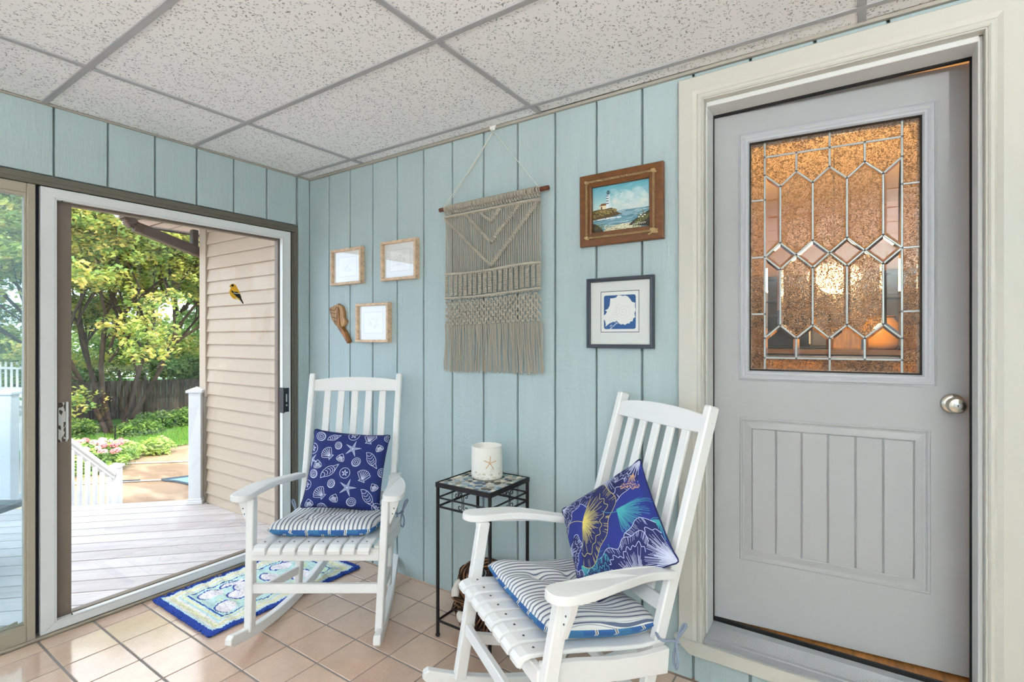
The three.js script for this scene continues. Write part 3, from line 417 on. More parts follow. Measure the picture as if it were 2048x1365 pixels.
function seatPad(label, chair, w, d, cu, cv, roll) {
  const o = thing('seat_cushion', label, 'cushion');
  const N = 56, tufts = [[-0.36, -0.30], [0.36, -0.30], [-0.36, 0.34], [0.36, 0.34], [0, 0.02]];
  const at = (a, b, side) => {
    const k = 0.055, ca = a * (1 - k * Math.pow(b, 6) * 0.9), cb = b * (1 - k * Math.pow(a, 6) * 0.9);
    let e = Math.pow(Math.max(0, (1 - Math.pow(Math.abs(a), 5)) * (1 - Math.pow(Math.abs(b), 5))), 0.42), dip = 0;
    for (const [ta, tb] of tufts) { const r2 = ((a - ta) ** 2 + (b - tb) ** 2); dip += 0.55 * Math.exp(-r2 / 0.010) + 0.22 * Math.exp(-r2 / 0.07); }
    dip += 0.12 * (Math.exp(-((a - 0.36) ** 2) / 0.004) + Math.exp(-((a + 0.36) ** 2) / 0.004)) * smooth(Math.abs(b), 0.2, 1);
    const u = cu + ca * w / 2, v = cv + cb * d / 2, seat = 0.4075 + 0.028 * smooth(v, -0.1, 0.24) + 0.004;
    const y = side > 0 ? seat + 0.030 + e * 0.034 * (1 - Math.min(dip, 0.8)) + 0.004 * Math.sin(9 * a + 4 * b) * e : seat + 0.018 * (1 - Math.min(1, e * 1.6));
    return [u, y + roll * a * a * 0.6, v];
  };
  const grid = (side) => { const pos = [], uv = [], idx = []; for (let j = 0; j <= N; j++) for (let i = 0; i <= N; i++) { const a = -1 + 2 * i / N, b = -1 + 2 * j / N, p = at(a, b, side); pos.push(...p); uv.push(p[0] + 0.012 * Math.sin(b * 4) * 0.4, p[2]); }
    for (let j = 0; j < N; j++) for (let i = 0; i < N; i++) { const q = j * (N + 1) + i; idx.push(q, q + N + 1, q + 1, q + 1, q + N + 1, q + N + 2); }
    const g = new THREE.BufferGeometry(); g.setAttribute('position', new THREE.Float32BufferAttribute(pos, 3)); g.setAttribute('uv', new THREE.Float32BufferAttribute(uv, 2)); g.setIndex(idx); g.computeVertexNormals(); return g; };
  obj('striped_top', grid(1), MAT_TOP, o); obj('underside', grid(-1), MAT_BAND, o);
  // gathered blue border running round the edge
  const tr = [], uvs = [], ring = []; for (let k = 0; k <= 160; k++) { const s = (k % 160) / 160 * 4, f = s % 1, e = Math.floor(s); const [a, b] = e === 0 ? [-1 + 2 * f, 1] : e === 1 ? [1, 1 - 2 * f] : e === 2 ? [1 - 2 * f, -1] : [-1, -1 + 2 * f]; ring.push([a, b]); }
  let len = 0; const pos = [], idx = []; for (let k = 0; k <= 160; k++) { const [a, b] = ring[k], t = at(a, b, 1), q = at(a, b, -1), n = Math.hypot(a, b), bul = 0.008; if (k) { const p = at(...ring[k - 1], 1); len += Math.hypot(t[0] - p[0], t[2] - p[2]); } const rows = [[t[0], t[1] + 0.001, t[2], 0], [t[0] + a / n * bul, (t[1] + q[1]) / 2, t[2] + b / n * bul, 0.025], [q[0] * 0.96 + cu * 0.04, q[1] - 0.012, q[2] * 0.96 + cv * 0.04, 0.05]]; for (const r of rows) { pos.push(r[0], r[1], r[2]); uvs.push(len, r[3]); } }
  for (let k = 0; k < 160; k++) for (let r = 0; r < 2; r++) { const q = k * 3 + r; idx.push(q, q + 1, q + 3, q + 1, q + 4, q + 3); }
  const g = new THREE.BufferGeometry(); g.setAttribute('position', new THREE.Float32BufferAttribute(pos, 3)); g.setAttribute('uv', new THREE.Float32BufferAttribute(uvs, 2)); g.setIndex(idx); g.computeVertexNormals(); obj('border', g, MAT_BAND, o);
  for (const s of [-1, 1]) {
    const x = cu + s * w / 2, z = cv - d / 2, X = s * 0.275, Zp = -0.20;
    obj('tie', [tube([V(x - s * 0.01, 0.43, z + 0.02), V(X - s * 0.01, 0.42, Zp + 0.03), V(X, 0.415, Zp - 0.01), V(X + s * 0.006, 0.41, Zp - 0.03)], 0.0045, 12, 6), tube([V(X, 0.412, Zp - 0.02), V(X + s * 0.02, 0.45, Zp - 0.025), V(X + s * 0.03, 0.475, Zp - 0.03), V(X + s * 0.018, 0.47, Zp - 0.03), V(X, 0.41, Zp - 0.02)], 0.0042, 20, 6), tube([V(X, 0.412, Zp - 0.02), V(X + s * 0.012, 0.37, Zp - 0.022), V(X + s * 0.004, 0.33, Zp - 0.026), V(X - s * 0.008, 0.345, Zp - 0.026), V(X, 0.41, Zp - 0.02)], 0.0042, 20, 6), ball(X, 0.412, Zp - 0.022, 0.009, 0.008, 0.008)], std('#a9b6c8', 0.9, { map: ticking }), o);
  }
  return inChair(o, chair);
}
seatPad('blue and white striped seat cushion on the rocking chair beside the sliding door', 'rocking_chair', 0.475, 0.40, -0.008, -0.005, 0.004);
seatPad('blue and white striped seat cushion on the rocking chair in front of the entry door', 'rocking_chair_001', 0.49, 0.40, -0.02, -0.005, 0.008);

// ---------------------------------------------------------------- throw pillows
function pillowGeo(w, h, t, side, seed) {
  const N = 48, pos = [], uv = [], idx = [];
  for (let j = 0; j <= N; j++) for (let i = 0; i <= N; i++) {
    const a = -1 + 2 * i / N, b = -1 + 2 * j / N, e = Math.pow(Math.max(0, (1 - a * a) * (1 - b * b)), 0.40), n = fbm((a + 1) / 2, (b + 1) / 2, 5, 5, 3, seed) - 0.5;
    pos.push(a * w / 2 * (1 - 0.055 * (1 - b * b)), b * h / 2 * (1 - 0.055 * (1 - a * a)), side * (t / 2 * e * (1 + 0.25 * n))); uv.push((a + 1) / 2, (b + 1) / 2);
  }
  for (let j = 0; j < N; j++) for (let i = 0; i < N; i++) { const q = j * (N + 1) + i; side > 0 ? idx.push(q, q + 1, q + N + 1, q + 1, q + N + 2, q + N + 1) : idx.push(q, q + N + 1, q + 1, q + 1, q + N + 1, q + N + 2); }
  const g = new THREE.BufferGeometry(); g.setAttribute('position', new THREE.Float32BufferAttribute(pos, 3)); g.setAttribute('uv', new THREE.Float32BufferAttribute(uv, 2)); g.setIndex(idx); g.computeVertexNormals(); return g;
}
function pillow(label, pos, rot, size, t, tex, backColor, seed) {
  const o = thing('throw_pillow', label, 'pillow', pos); o.rotation.set(rot[1], rot[0], rot[2], 'YXZ');
  const m = phy('#ffffff', 0.75, { map: tex, bumpMap: clothBump, bumpScale: 0.0002 });
  obj('printed_front', pillowGeo(size, size, t, 1, seed), m, o); obj('back', pillowGeo(size, size, t, -1, seed + 3), std(backColor, 0.8, { bumpMap: clothBump, bumpScale: 0.0003 }), o);
  const pts = []; for (let s = 0; s < 4; s++) for (let k = 0; k < 10; k++) { const f = -1 + 2 * k / 10, [a, b] = [[f, 1], [1, -f], [-f, -1], [-1, f]][s]; pts.push(V(a * size / 2 * (1 - 0.055 * (1 - b * b)), b * size / 2 * (1 - 0.055 * (1 - a * a)), 0)); }
  obj('seam_piping', tube(pts, 0.0024, 160, 5, true), std('#161b52', 0.8), o); return o;
}
const shellTex = canvasTex(1024, 1024, (c, w) => {
  c.fillStyle = '#10246a'; c.fillRect(0, 0, w, w); c.strokeStyle = '#dfe4f2'; c.fillStyle = '#dfe4f2'; c.lineCap = 'round'; c.lineJoin = 'round';
  const put = (u, v, rot, s, f) => { c.save(); c.translate(u * w, v * w); c.rotate(rot); c.scale(s, s); c.lineWidth = 7 / s; f(); c.restore(); };
  const spiral = () => { c.beginPath(); for (let k = 0; k <= 90; k++) { const a = k * 0.16, r = 8 + 54 * k / 90; c.lineTo(Math.cos(a) * r, Math.sin(a) * r * 0.92); } c.stroke(); c.beginPath(); c.ellipse(0, 0, 66, 58, 0.3, 0, 6.283); c.stroke(); };
  const scallop = () => { c.beginPath(); c.moveTo(-26, 62); for (let k = 0; k <= 7; k++) { const a = -2.75 + k * 0.337, x = Math.cos(a) * 92, y = 20 + Math.sin(a) * 92, b = a - 0.17; if (k) c.quadraticCurveTo(Math.cos(b) * 108, 20 + Math.sin(b) * 108, x, y); else c.lineTo(x, y); } c.lineTo(26, 62); c.lineTo(44, 78); c.lineTo(-44, 78); c.closePath(); c.stroke(); for (let k = 1; k < 7; k++) { const a = -2.75 + k * 0.337; c.beginPath(); c.moveTo(Math.cos(a) * 14, 52 + Math.sin(a) * 10); c.lineTo(Math.cos(a) * 84, 20 + Math.sin(a) * 84); c.stroke(); } c.globalAlpha = 0.5; c.beginPath(); c.ellipse(0, 50, 24, 20, 0, 0, 6.3); c.fill(); c.globalAlpha = 1; };
  const clam = () => { c.beginPath(); c.moveTo(0, -62); c.quadraticCurveTo(70, -10, 58, 40); c.quadraticCurveTo(0, 74, -58, 40); c.quadraticCurveTo(-70, -10, 0, -62); c.stroke(); c.beginPath(); c.moveTo(-34, -20); c.quadraticCurveTo(0, -6, 34, -20); c.stroke(); for (let k = -3; k <= 3; k++) { c.beginPath(); c.moveTo(k * 9, -4); c.lineTo(k * 15, 42); c.stroke(); } };
  const star = () => { c.beginPath(); for (let k = 0; k < 10; k++) { const a = -1.57 + k * 0.6283, r = k % 2 ? 26 : 108; c.lineTo(Math.cos(a) * r, Math.sin(a) * r); } c.closePath(); c.globalAlpha = 0.55; c.fill(); c.globalAlpha = 1; c.lineWidth *= 0.6; c.stroke(); c.beginPath(); c.arc(0, 0, 9, 0, 6.3); c.fill(); for (let k = 0; k < 5; k++) for (let q = 1; q < 6; q++) { const a = -1.57 + k * 1.2566; c.beginPath(); c.arc(Math.cos(a) * q * 15, Math.sin(a) * q * 15, 4, 0, 6.3); c.fill(); } };
  const dollar = () => { c.beginPath(); c.arc(0, 0, 70, 0, 6.3); c.stroke(); for (let k = 0; k < 5; k++) { const a = -1.57 + k * 1.2566; c.beginPath(); c.ellipse(Math.cos(a) * 26, Math.sin(a) * 26, 14, 6, a, 0, 6.3); c.stroke(); } };
  const conch = () => { c.beginPath(); c.moveTo(-130, 34); c.quadraticCurveTo(-110, -30, -50, -48); c.quadraticCurveTo(10, -74, 60, -44); c.lineTo(132, -40); c.quadraticCurveTo(90, -10, 60, 20); c.quadraticCurveTo(0, 66, -60, 44); c.quadraticCurveTo(-100, 36, -130, 34); c.stroke(); for (let k = 0; k < 5; k++) { c.beginPath(); c.arc(-92 + k * 34, 6 - k * 4, 36 - Math.abs(k - 2) * 5, -1.3, 1.2); c.stroke(); } };
  [[.11, .08, 0, 1, spiral], [.29, .08, -.2, .7, conch], [.54, .02, 0, 1, dollar], [.76, .05, .1, .95, scallop], [.37, .18, 1, .78, spiral], [.57, .21, .2, 1.05, star], [.91, .18, -.5, .8, clam], [.24, .30, -.9, 1.0, scallop], [.43, .34, .3, .9, clam], [.84, .35, 1.15, 1.0, conch], [.645, .385, 2, .95, spiral], [.125, .45, -.2, .92, clam], [.31, .53, -.45, 1.1, conch], [.52, .54, 0, 1.0, dollar], [.09, .575, .5, .88, spiral], [.77, .56, .25, 1.0, scallop], [.36, .69, 1.2, .85, spiral], [.58, .73, .25, 1.1, star], [.92, .69, -.6, .82, clam], [.225, .82, -.9, 1.0, scallop], [.85, .84, 1.1, 1.05, conch], [.425, .875, .35, .92, clam], [.645, .91, 2.4, .95, spiral], [.02, .72, 0, .9, dollar], [.10, .95, -.3, .9, clam], [.02, .25, 0, 1, dollar], [1.0, .04, 0, .9, spiral], [.03, .40, .6, .8, star], [.27, 1.0, 0, .9, spiral], [1.0, .5, 1, .9, spiral], [.97, .95, 1, .9, dollar]].forEach((a) => put(...a));
});
const floralTex = canvasTex(1024, 1024, (c, w) => {
  const R = rng(77); c.fillStyle = '#1d2c80'; c.fillRect(0, 0, w, w); c.lineCap = 'round';
  const fan = (u, v, dir, spread, len, col, rays, frill, fill) => {
    const x = u * w, y = v * w, L = len * w, edge = (f) => L * (0.86 + 0.10 * Math.sin(f * 9 + u * 20) + 0.05 * Math.sin(f * 23)), pt = (f, k) => { const a = dir + (f - 0.5) * spread, r = edge(f) * k; return [x + Math.cos(a) * r, y + Math.sin(a) * r]; };
    c.strokeStyle = col; c.fillStyle = fill ?? '#171f5c'; c.lineWidth = 5; c.beginPath(); c.moveTo(x, y); for (let k = 0; k <= 60; k++) c.lineTo(...pt(k / 60, 1)); c.closePath(); c.fill();
    c.beginPath(); for (let k = 0; k <= 60; k++) c.lineTo(...pt(k / 60, 1)); c.stroke(); if (frill) { c.beginPath(); for (let k = 8; k <= 60; k++) c.lineTo(...pt(k / 60, 0.74 + 0.04 * Math.sin(k))); c.stroke(); for (let k = 0; k < 46; k++) { const f = R(); c.lineWidth = 2.6; c.beginPath(); c.moveTo(...pt(f, 0.99)); c.lineTo(...pt(f, 0.82 + R() * 0.1)); c.stroke(); } }
    for (let k = 0; k < rays; k++) { const f = (k + R() * 0.7) / rays; c.lineWidth = 2.4 + R() * 2; c.beginPath(); c.moveTo(x, y); c.lineTo(...pt(f, (frill ? 0.3 : 0.45) + R() * 0.42)); c.stroke(); }
  };
  const Wt = '#d5daf0', Y = '#e2cf72', T = '#45a7ab';
  fan(.14, .70, .8, 1.7, .42, T, 36, false, '#1a2c74'); fan(.70, .42, .75, 1.7, .44, T, 46, false, '#1d2c80'); fan(1.0, .62, 2.2, 1.5, .28, T, 22, true, '#1d2c80');
  fan(.62, -.04, 1.95, 2.7, .42, Wt, 60, true); fan(1.0, .0, 2.5, 1.5, .30, Wt, 30, true); fan(.29, .335, .45, 2.9, .44, Y, 64, true); fan(.0, -.01, .8, 1.7, .34, Wt, 50, true);
  fan(1.0, 1.0, 3.7, 1.9, .46, Wt, 54, true); fan(.64, 1.06, 4.6, 1.7, .42, Wt, 44, true); fan(-.04, .50, .5, 2.0, .27, Wt, 40, true); fan(.93, .14, 2.0, 1.3, .17, '#d8a878', 12, true, '#1d2c80'); fan(.04, 1.0, 5.3, 1.6, .34, Wt, 34, true); fan(.34, 1.02, 4.6, 1.4, .3, T, 30, true);
  c.strokeStyle = Y; c.lineWidth = 5; c.beginPath(); c.moveTo(.30 * w, .345 * w); c.quadraticCurveTo(.16 * w, .22 * w, .02 * w, .27 * w); c.stroke(); c.strokeStyle = T; c.beginPath(); c.moveTo(.70 * w, .44 * w); c.quadraticCurveTo(.6 * w, .42 * w, .54 * w, .35 * w); c.stroke();
});
pillow('navy throw pillow printed with white seashells and starfish', [0.822, 0.655, 0.353], [0.690, -0.297, -0.100], 0.381, 0.13, shellTex, '#1a2060', 5);
pillow('royal blue throw pillow printed with yellow, teal and white flowers', [2.262, 0.650, 0.366], [-0.367, -0.515, 0.770], 0.384, 0.13, floralTex, '#1b2470', 9);
// ================================================================ MOSAIC STAND, CANDLE, WREATH, RUG
{
  const x0 = 1.412, x1 = 1.714, z0 = 0.036, z1 = 0.340, yt = 0.684, o = thing('plant_stand', 'black wrought iron stand with a stone mosaic top between the chairs', 'side table', [(x0 + x1) / 2, 0, (z0 + z1) / 2]);
  const a = (x1 - x0) / 2, b = (z1 - z0) / 2, I = M.iron, r = 0.0075;
  for (const s of [-1, 1]) for (const t of [-1, 1]) { const l = obj('leg', bar(V(s * (a - r), 0.006, t * (b - r)), V(s * (a - r), yt - 0.004, t * (b - r)), 0.0135, 0.0135, V(1, 0, 0), 0.003), I, o); obj('foot', ball(s * (a - r), 0.0085, t * (b - r), 0.011, 0.0085, 0.011, 2), I, l); }
  obj('top_frame', frameGeo(-a, -b, a, b, [[0.006, 0], [0, 0], [0, 0.020], [0.0045, 0.021], [0.0045, 0.010]]).rotateX(-Math.PI / 2).translate(0, yt - 0.019, 0), I, o);
  obj('tray', bx(-a + 0.003, a - 0.003, yt - 0.014, yt - 0.005, -b + 0.003, b - 0.003, 0.001), std('#c9c8bd', 0.8), o);
  for (const [y, h] of [[0.617, 0.007], [0.578, 0.009], [0.072, 0.010]]) for (const s of [-1, 1]) {
    obj('rail', bar(V(-a + r, y, s * (b - r)), V(a - r, y, s * (b - r)), h, 0.006, V(0, 1, 0), 0.001), I, o); obj('rail', bar(V(s * (a - r), y, -b + r), V(s * (a - r), y, b - r), h, 0.006, V(0, 1, 0), 0.001), I, o);
  }
  const curl = (sx, sy) => { const p = [V(sx * 0.0035, 0, 0), V(sx * 0.005, sy * 0.016, 0)]; for (let k = 0; k <= 9; k++) { const t = Math.PI - k * 0.62, rr = 0.0125 - k * 0.0009; p.push(V(sx * (0.0165 + Math.cos(t) * rr), sy * (0.026 + Math.sin(t) * rr), 0)); } return tube(p, 0.0021, 26, 5); };
  const scroll = [curl(1, 1), curl(-1, 1), curl(1, -1), curl(-1, -1)];
  const sg = mergeGeometries(scroll);
  for (const s of [-1, 1]) { piece('scroll', sg, I, o, 0, 0.6205, s * (b - r)); piece('scroll', sg, I, o, s * (a - r), 0.6205, 0, Math.PI / 2); }
  // mosaic: small square tesserae round the edge, flat pebbles inside
  const R = rng(12), tones = ['#2f3d42', '#5d7f9c', '#c9bfae', '#7e9a94', '#8f8778', '#e3ddcd', '#3a5577', '#a9b9c2', '#4a3f3a', '#93a9b5'].map((h) => phy(h, 0.28));
  const tg = cbox(0.0205, 0.006, 0.0205, 0.0015), n = 12, st = (2 * a - 0.016) / n;
  for (let k = 0; k < n; k++) for (let row = 0; row < 2; row++) for (const [x, z] of row ? [] : [[-a + 0.008 + st * (k + 0.5), b - 0.020], [-a + 0.008 + st * (k + 0.5), -b + 0.020]]) piece('mosaic_tile', tg, tones[Math.floor(R() * 10)], o, x, yt - 0.003, z, (R() - 0.5) * 0.1);
  for (let k = 1; k < n - 1; k++) for (const s of [-1, 1]) piece('mosaic_tile', tg, tones[Math.floor(R() * 10)], o, s * (a - 0.020), yt - 0.003, -b + 0.008 + st * (k + 0.5), (R() - 0.5) * 0.1);
  const pg = [0, 1, 2].map((k) => ball(0, 0, 0, 1, 1, 1, 2)), spots = []; let tries = 0;
  while (spots.length < 58 && tries++ < 6000) { const rr = 0.010 + R() * 0.014 * (tries < 800 ? 1 : 0.4), x = (R() * 2 - 1) * (a - 0.034 - rr), z = (R() * 2 - 1) * (b - 0.034 - rr); if (spots.every(([p, q, s]) => Math.hypot(p - x, q - z) > (s + rr) * 0.92)) spots.push([x, z, rr]); }
  for (const [x, z, rr] of spots) { const m = piece('pebble', pg[0], tones[Math.floor(R() * 10)], o, x, yt - 0.004, z, R() * 3); m.scale.set(rr * (1 + R() * 0.2), 0.0032, rr * (0.75 + R() * 0.2)); }
}
{
  const o = thing('pillar_candle', 'wide cream pillar candle with embedded starfish and shells, on the mosaic stand', 'candle', [1.549, 0.6855, 0.142]);
  const wax = phy('#f6f3ea', 0.45, { clearcoat: 0.15 });
  obj('wax', lathe([[0, 0.0005], [0.066, 0.0005], [0.0705, 0.004], [0.0712, 0.020], [0.0712, 0.142], [0.0695, 0.1455], [0.0660, 0.1455], [0.0645, 0.142], [0.0635, 0.120], [0.058, 0.114], [0, 0.113]], 56), wax, o);
  obj('wick', tube([V(0, 0.112, 0), V(0.001, 0.119, 0), V(0.003, 0.125, 0.001)], 0.0013, 6, 5), M.black, o);
  const face = Math.atan2(EYE.x - 1.549, EYE.z - 0.142), on = (ang, y, k = 0.0713) => V(Math.sin(face + ang) * k, y, Math.cos(face + ang) * k);
  const arms = []; for (let k = 0; k < 5; k++) { const t = 0.25 + k * 1.2566, p = (q) => on(0.20 + Math.cos(t) * q / 0.0713, 0.079 + Math.sin(t) * q * 1.05); arms.push(tube([p(0), p(0.014), p(0.030)], 0.0024, 8, 5)); }
  obj('starfish', [...arms, ball(...on(0.20, 0.079).toArray(), 0.006)], std('#dcb894', 0.8), o);
  const R = rng(4), A = [], B = []; for (let k = 0; k < 150; k++) { const t = R() * 6.283, y = 0.006 + R() * R() * 0.052, p = on(t, y, 0.0705); (R() < 0.75 ? A : B).push(clean(new THREE.IcosahedronGeometry(1, 1).scale(0.003 + R() * 0.005, 0.002 + R() * 0.004, 0.0016).rotateZ(R() * 3).rotateY(face + t).translate(p.x, p.y, p.z))); }
  obj('shell_chips', A, std('#ebe7dc', 0.5), o).userData.kind = 'stuff'; obj('amber_chips', B, std('#d9ccb2', 0.5), o).userData.kind = 'stuff';
}
{
  const o = thing('vine_wreath', 'dark brown twig wreath with white shells on the floor under the stand', 'wreath', [1.535, 0, 0.195]);
  const R = rng(21), mk = (n, r0) => { const l = []; for (let k = 0; k < n; k++) { const ph = R() * 6.283, tw = 2 + Math.floor(R() * 4), rr = 0.012 + R() * 0.034, p = []; for (let q = 0; q < 26; q++) { const t = q / 26 * 6.283, u = ph + tw * t; p.push(V(Math.cos(t) * (r0 + Math.cos(u) * rr), Math.sin(t) * (r0 + Math.cos(u) * rr), Math.sin(u) * rr * 1.1 + (R() - 0.5) * 0.008)); } l.push(tube(p, 0.0022 + R() * 0.0026, 72, 5, true)); } return l; };
  const tip = (g) => g.rotateX(-0.50).rotateY(-0.15).translate(0, 0.155, -0.02);
  obj('twigs', mk(28, 0.118).map(tip), std('#5b3a24', 0.8, { map: barkTone }), o); obj('bark_strips', mk(14, 0.120).map(tip), std('#8a6141', 0.8), o);
  for (const [t, s, q] of [[3.45, 0.72, 0.4], [3.15, 0.55, -0.3], [4.5, 0.7, 1.2], [4.8, 0.66, 0.6], [5.15, 0.6, 2.0]]) { const g = new THREE.SphereGeometry(0.036 * s, 14, 10, 0, Math.PI * 1.25, 0.25, 1.9).scale(0.8, 1.35, 0.7).rotateZ(q).translate(Math.cos(t) * 0.116, Math.sin(t) * 0.116, 0.042); obj('shell', tip(clean(g)), phy('#e9e3da', 0.4), o); }
}
{
  const x0 = 0.034, x1 = 0.592, z0 = 0.082, z1 = 0.908, w = x1 - x0, d = z1 - z0;
  const tex = canvasTex(560, 830, (c, W, Hh) => {                          // canvas x = across (x), y = along (z)
    const R = rng(9), box = (i, col) => { c.fillStyle = col; c.fillRect(i, i, W - 2 * i, Hh - 2 * i); };
    box(0, '#24449c'); box(24, '#cfe9ea'); box(36, '#f5f2e4'); box(50, '#eef0c4'); box(66, '#f8f4ea'); box(80, '#cbe9ea'); box(90, '#eff2cc'); box(102, '#d3eef0'); c.strokeStyle = '#2c56a4'; c.lineWidth = 8; c.strokeRect(112, 112, W - 224, Hh - 224); box(117, '#d2f0ea');
    for (let k = 0; k < 60; k++) { c.fillStyle = ['#e3ecb0', '#b5dfe6', '#dff3ea'][k % 3]; c.globalAlpha = 0.5; c.beginPath(); c.ellipse(120 + R() * 320, 120 + R() * 590, 14 + R() * 30, 6 + R() * 14, R() * 3, 0, 6.3); c.fill(); } c.globalAlpha = 1;
    const sh = (x, y, a, b, r) => { c.save(); c.translate(x, y); c.rotate(r); c.fillStyle = '#fbf6f8'; c.beginPath(); c.ellipse(0, 0, a, b, 0, 0, 6.3); c.fill(); c.lineWidth = 8; c.strokeStyle = '#3a55a6'; c.beginPath(); c.ellipse(0, 0, a, b, 0, 0.2, 3.9); c.stroke(); c.lineWidth = 2; c.strokeStyle = '#dcd6e6'; for (let k = -1; k <= 1; k++) { c.beginPath(); c.moveTo(0, b * 0.8); c.lineTo(k * a * 0.4, -b * 0.7); c.stroke(); } c.restore(); };
    sh(185, 640, 46, 58, 0.4); sh(370, 660, 60, 46, 0.2); sh(300, 560, 58, 40, -0.4); sh(230, 500, 56, 44, 0.6); sh(160, 520, 24, 60, 0.1); sh(390, 420, 54, 44, 0.3); sh(250, 360, 60, 40, -0.2); sh(180, 250, 46, 60, 0.2); sh(370, 250, 60, 46, 0.9); sh(150, 170, 26, 46, 0.3);
    for (let k = 0; k < 26000; k++) { const g = R() < 0.5 ? 255 : 20; c.fillStyle = `rgba(${g},${g},${g},0.07)`; c.fillRect(R() * W, R() * Hh, 2, 2.5); }
  });
  const NX = 120, NZ = 176, pos = [], uv = [], idx = [];
  for (let j = 0; j <= NZ; j++) for (let i = 0; i <= NX; i++) {
    const u = i / NX, v = j / NZ, e = Math.min(u, 1 - u, (v) * d / w, (1 - v) * d / w) * w, jag = (hash(i, j, 3) - 0.5), edge = e < 0.001;
    pos.push((u - 0.5) * w + jag * 0.004, edge ? 0.002 : 0.008 + 0.007 * hash(i, j, 5) + 0.003 * Math.sin(v * 60), (v - 0.5) * d + (hash(i, j, 4) - 0.5) * 0.004); uv.push(u, 1 - v);
  }
  for (let j = 0; j < NZ; j++) for (let i = 0; i < NX; i++) { const q = j * (NX + 1) + i; idx.push(q, q + NX + 1, q + 1, q + 1, q + NX + 1, q + NX + 2); }
  const g = new THREE.BufferGeometry(); g.setAttribute('position', new THREE.Float32BufferAttribute(pos, 3)); g.setAttribute('uv', new THREE.Float32BufferAttribute(uv, 2)); g.setIndex(idx); g.computeVertexNormals();
  const o = thing('rug', 'blue bordered tufted rug with shell pattern in front of the sliding door', 'rug', [(x0 + x1) / 2, 0, (z0 + z1) / 2]);
  obj('pile', g, std('#ffffff', 0.95, { map: tex }), o);
  const R = rng(6), fz = []; for (let k = 0; k < 700; k++) { const s = Math.floor(R() * 4), f = R() - 0.5, [a, b] = s === 0 ? [f * w, d / 2] : s === 1 ? [f * w, -d / 2] : s === 2 ? [w / 2, f * d] : [-w / 2, f * d]; fz.push(ball(a + (R() - 0.5) * 0.006, 0.007 + R() * 0.004, b + (R() - 0.5) * 0.006, 0.0045 + R() * 0.003, 0.005, 0.0045 + R() * 0.003, 0)); }
  obj('fringe_tufts', fz, std('#24449c', 0.95), o).userData.kind = 'stuff';
}
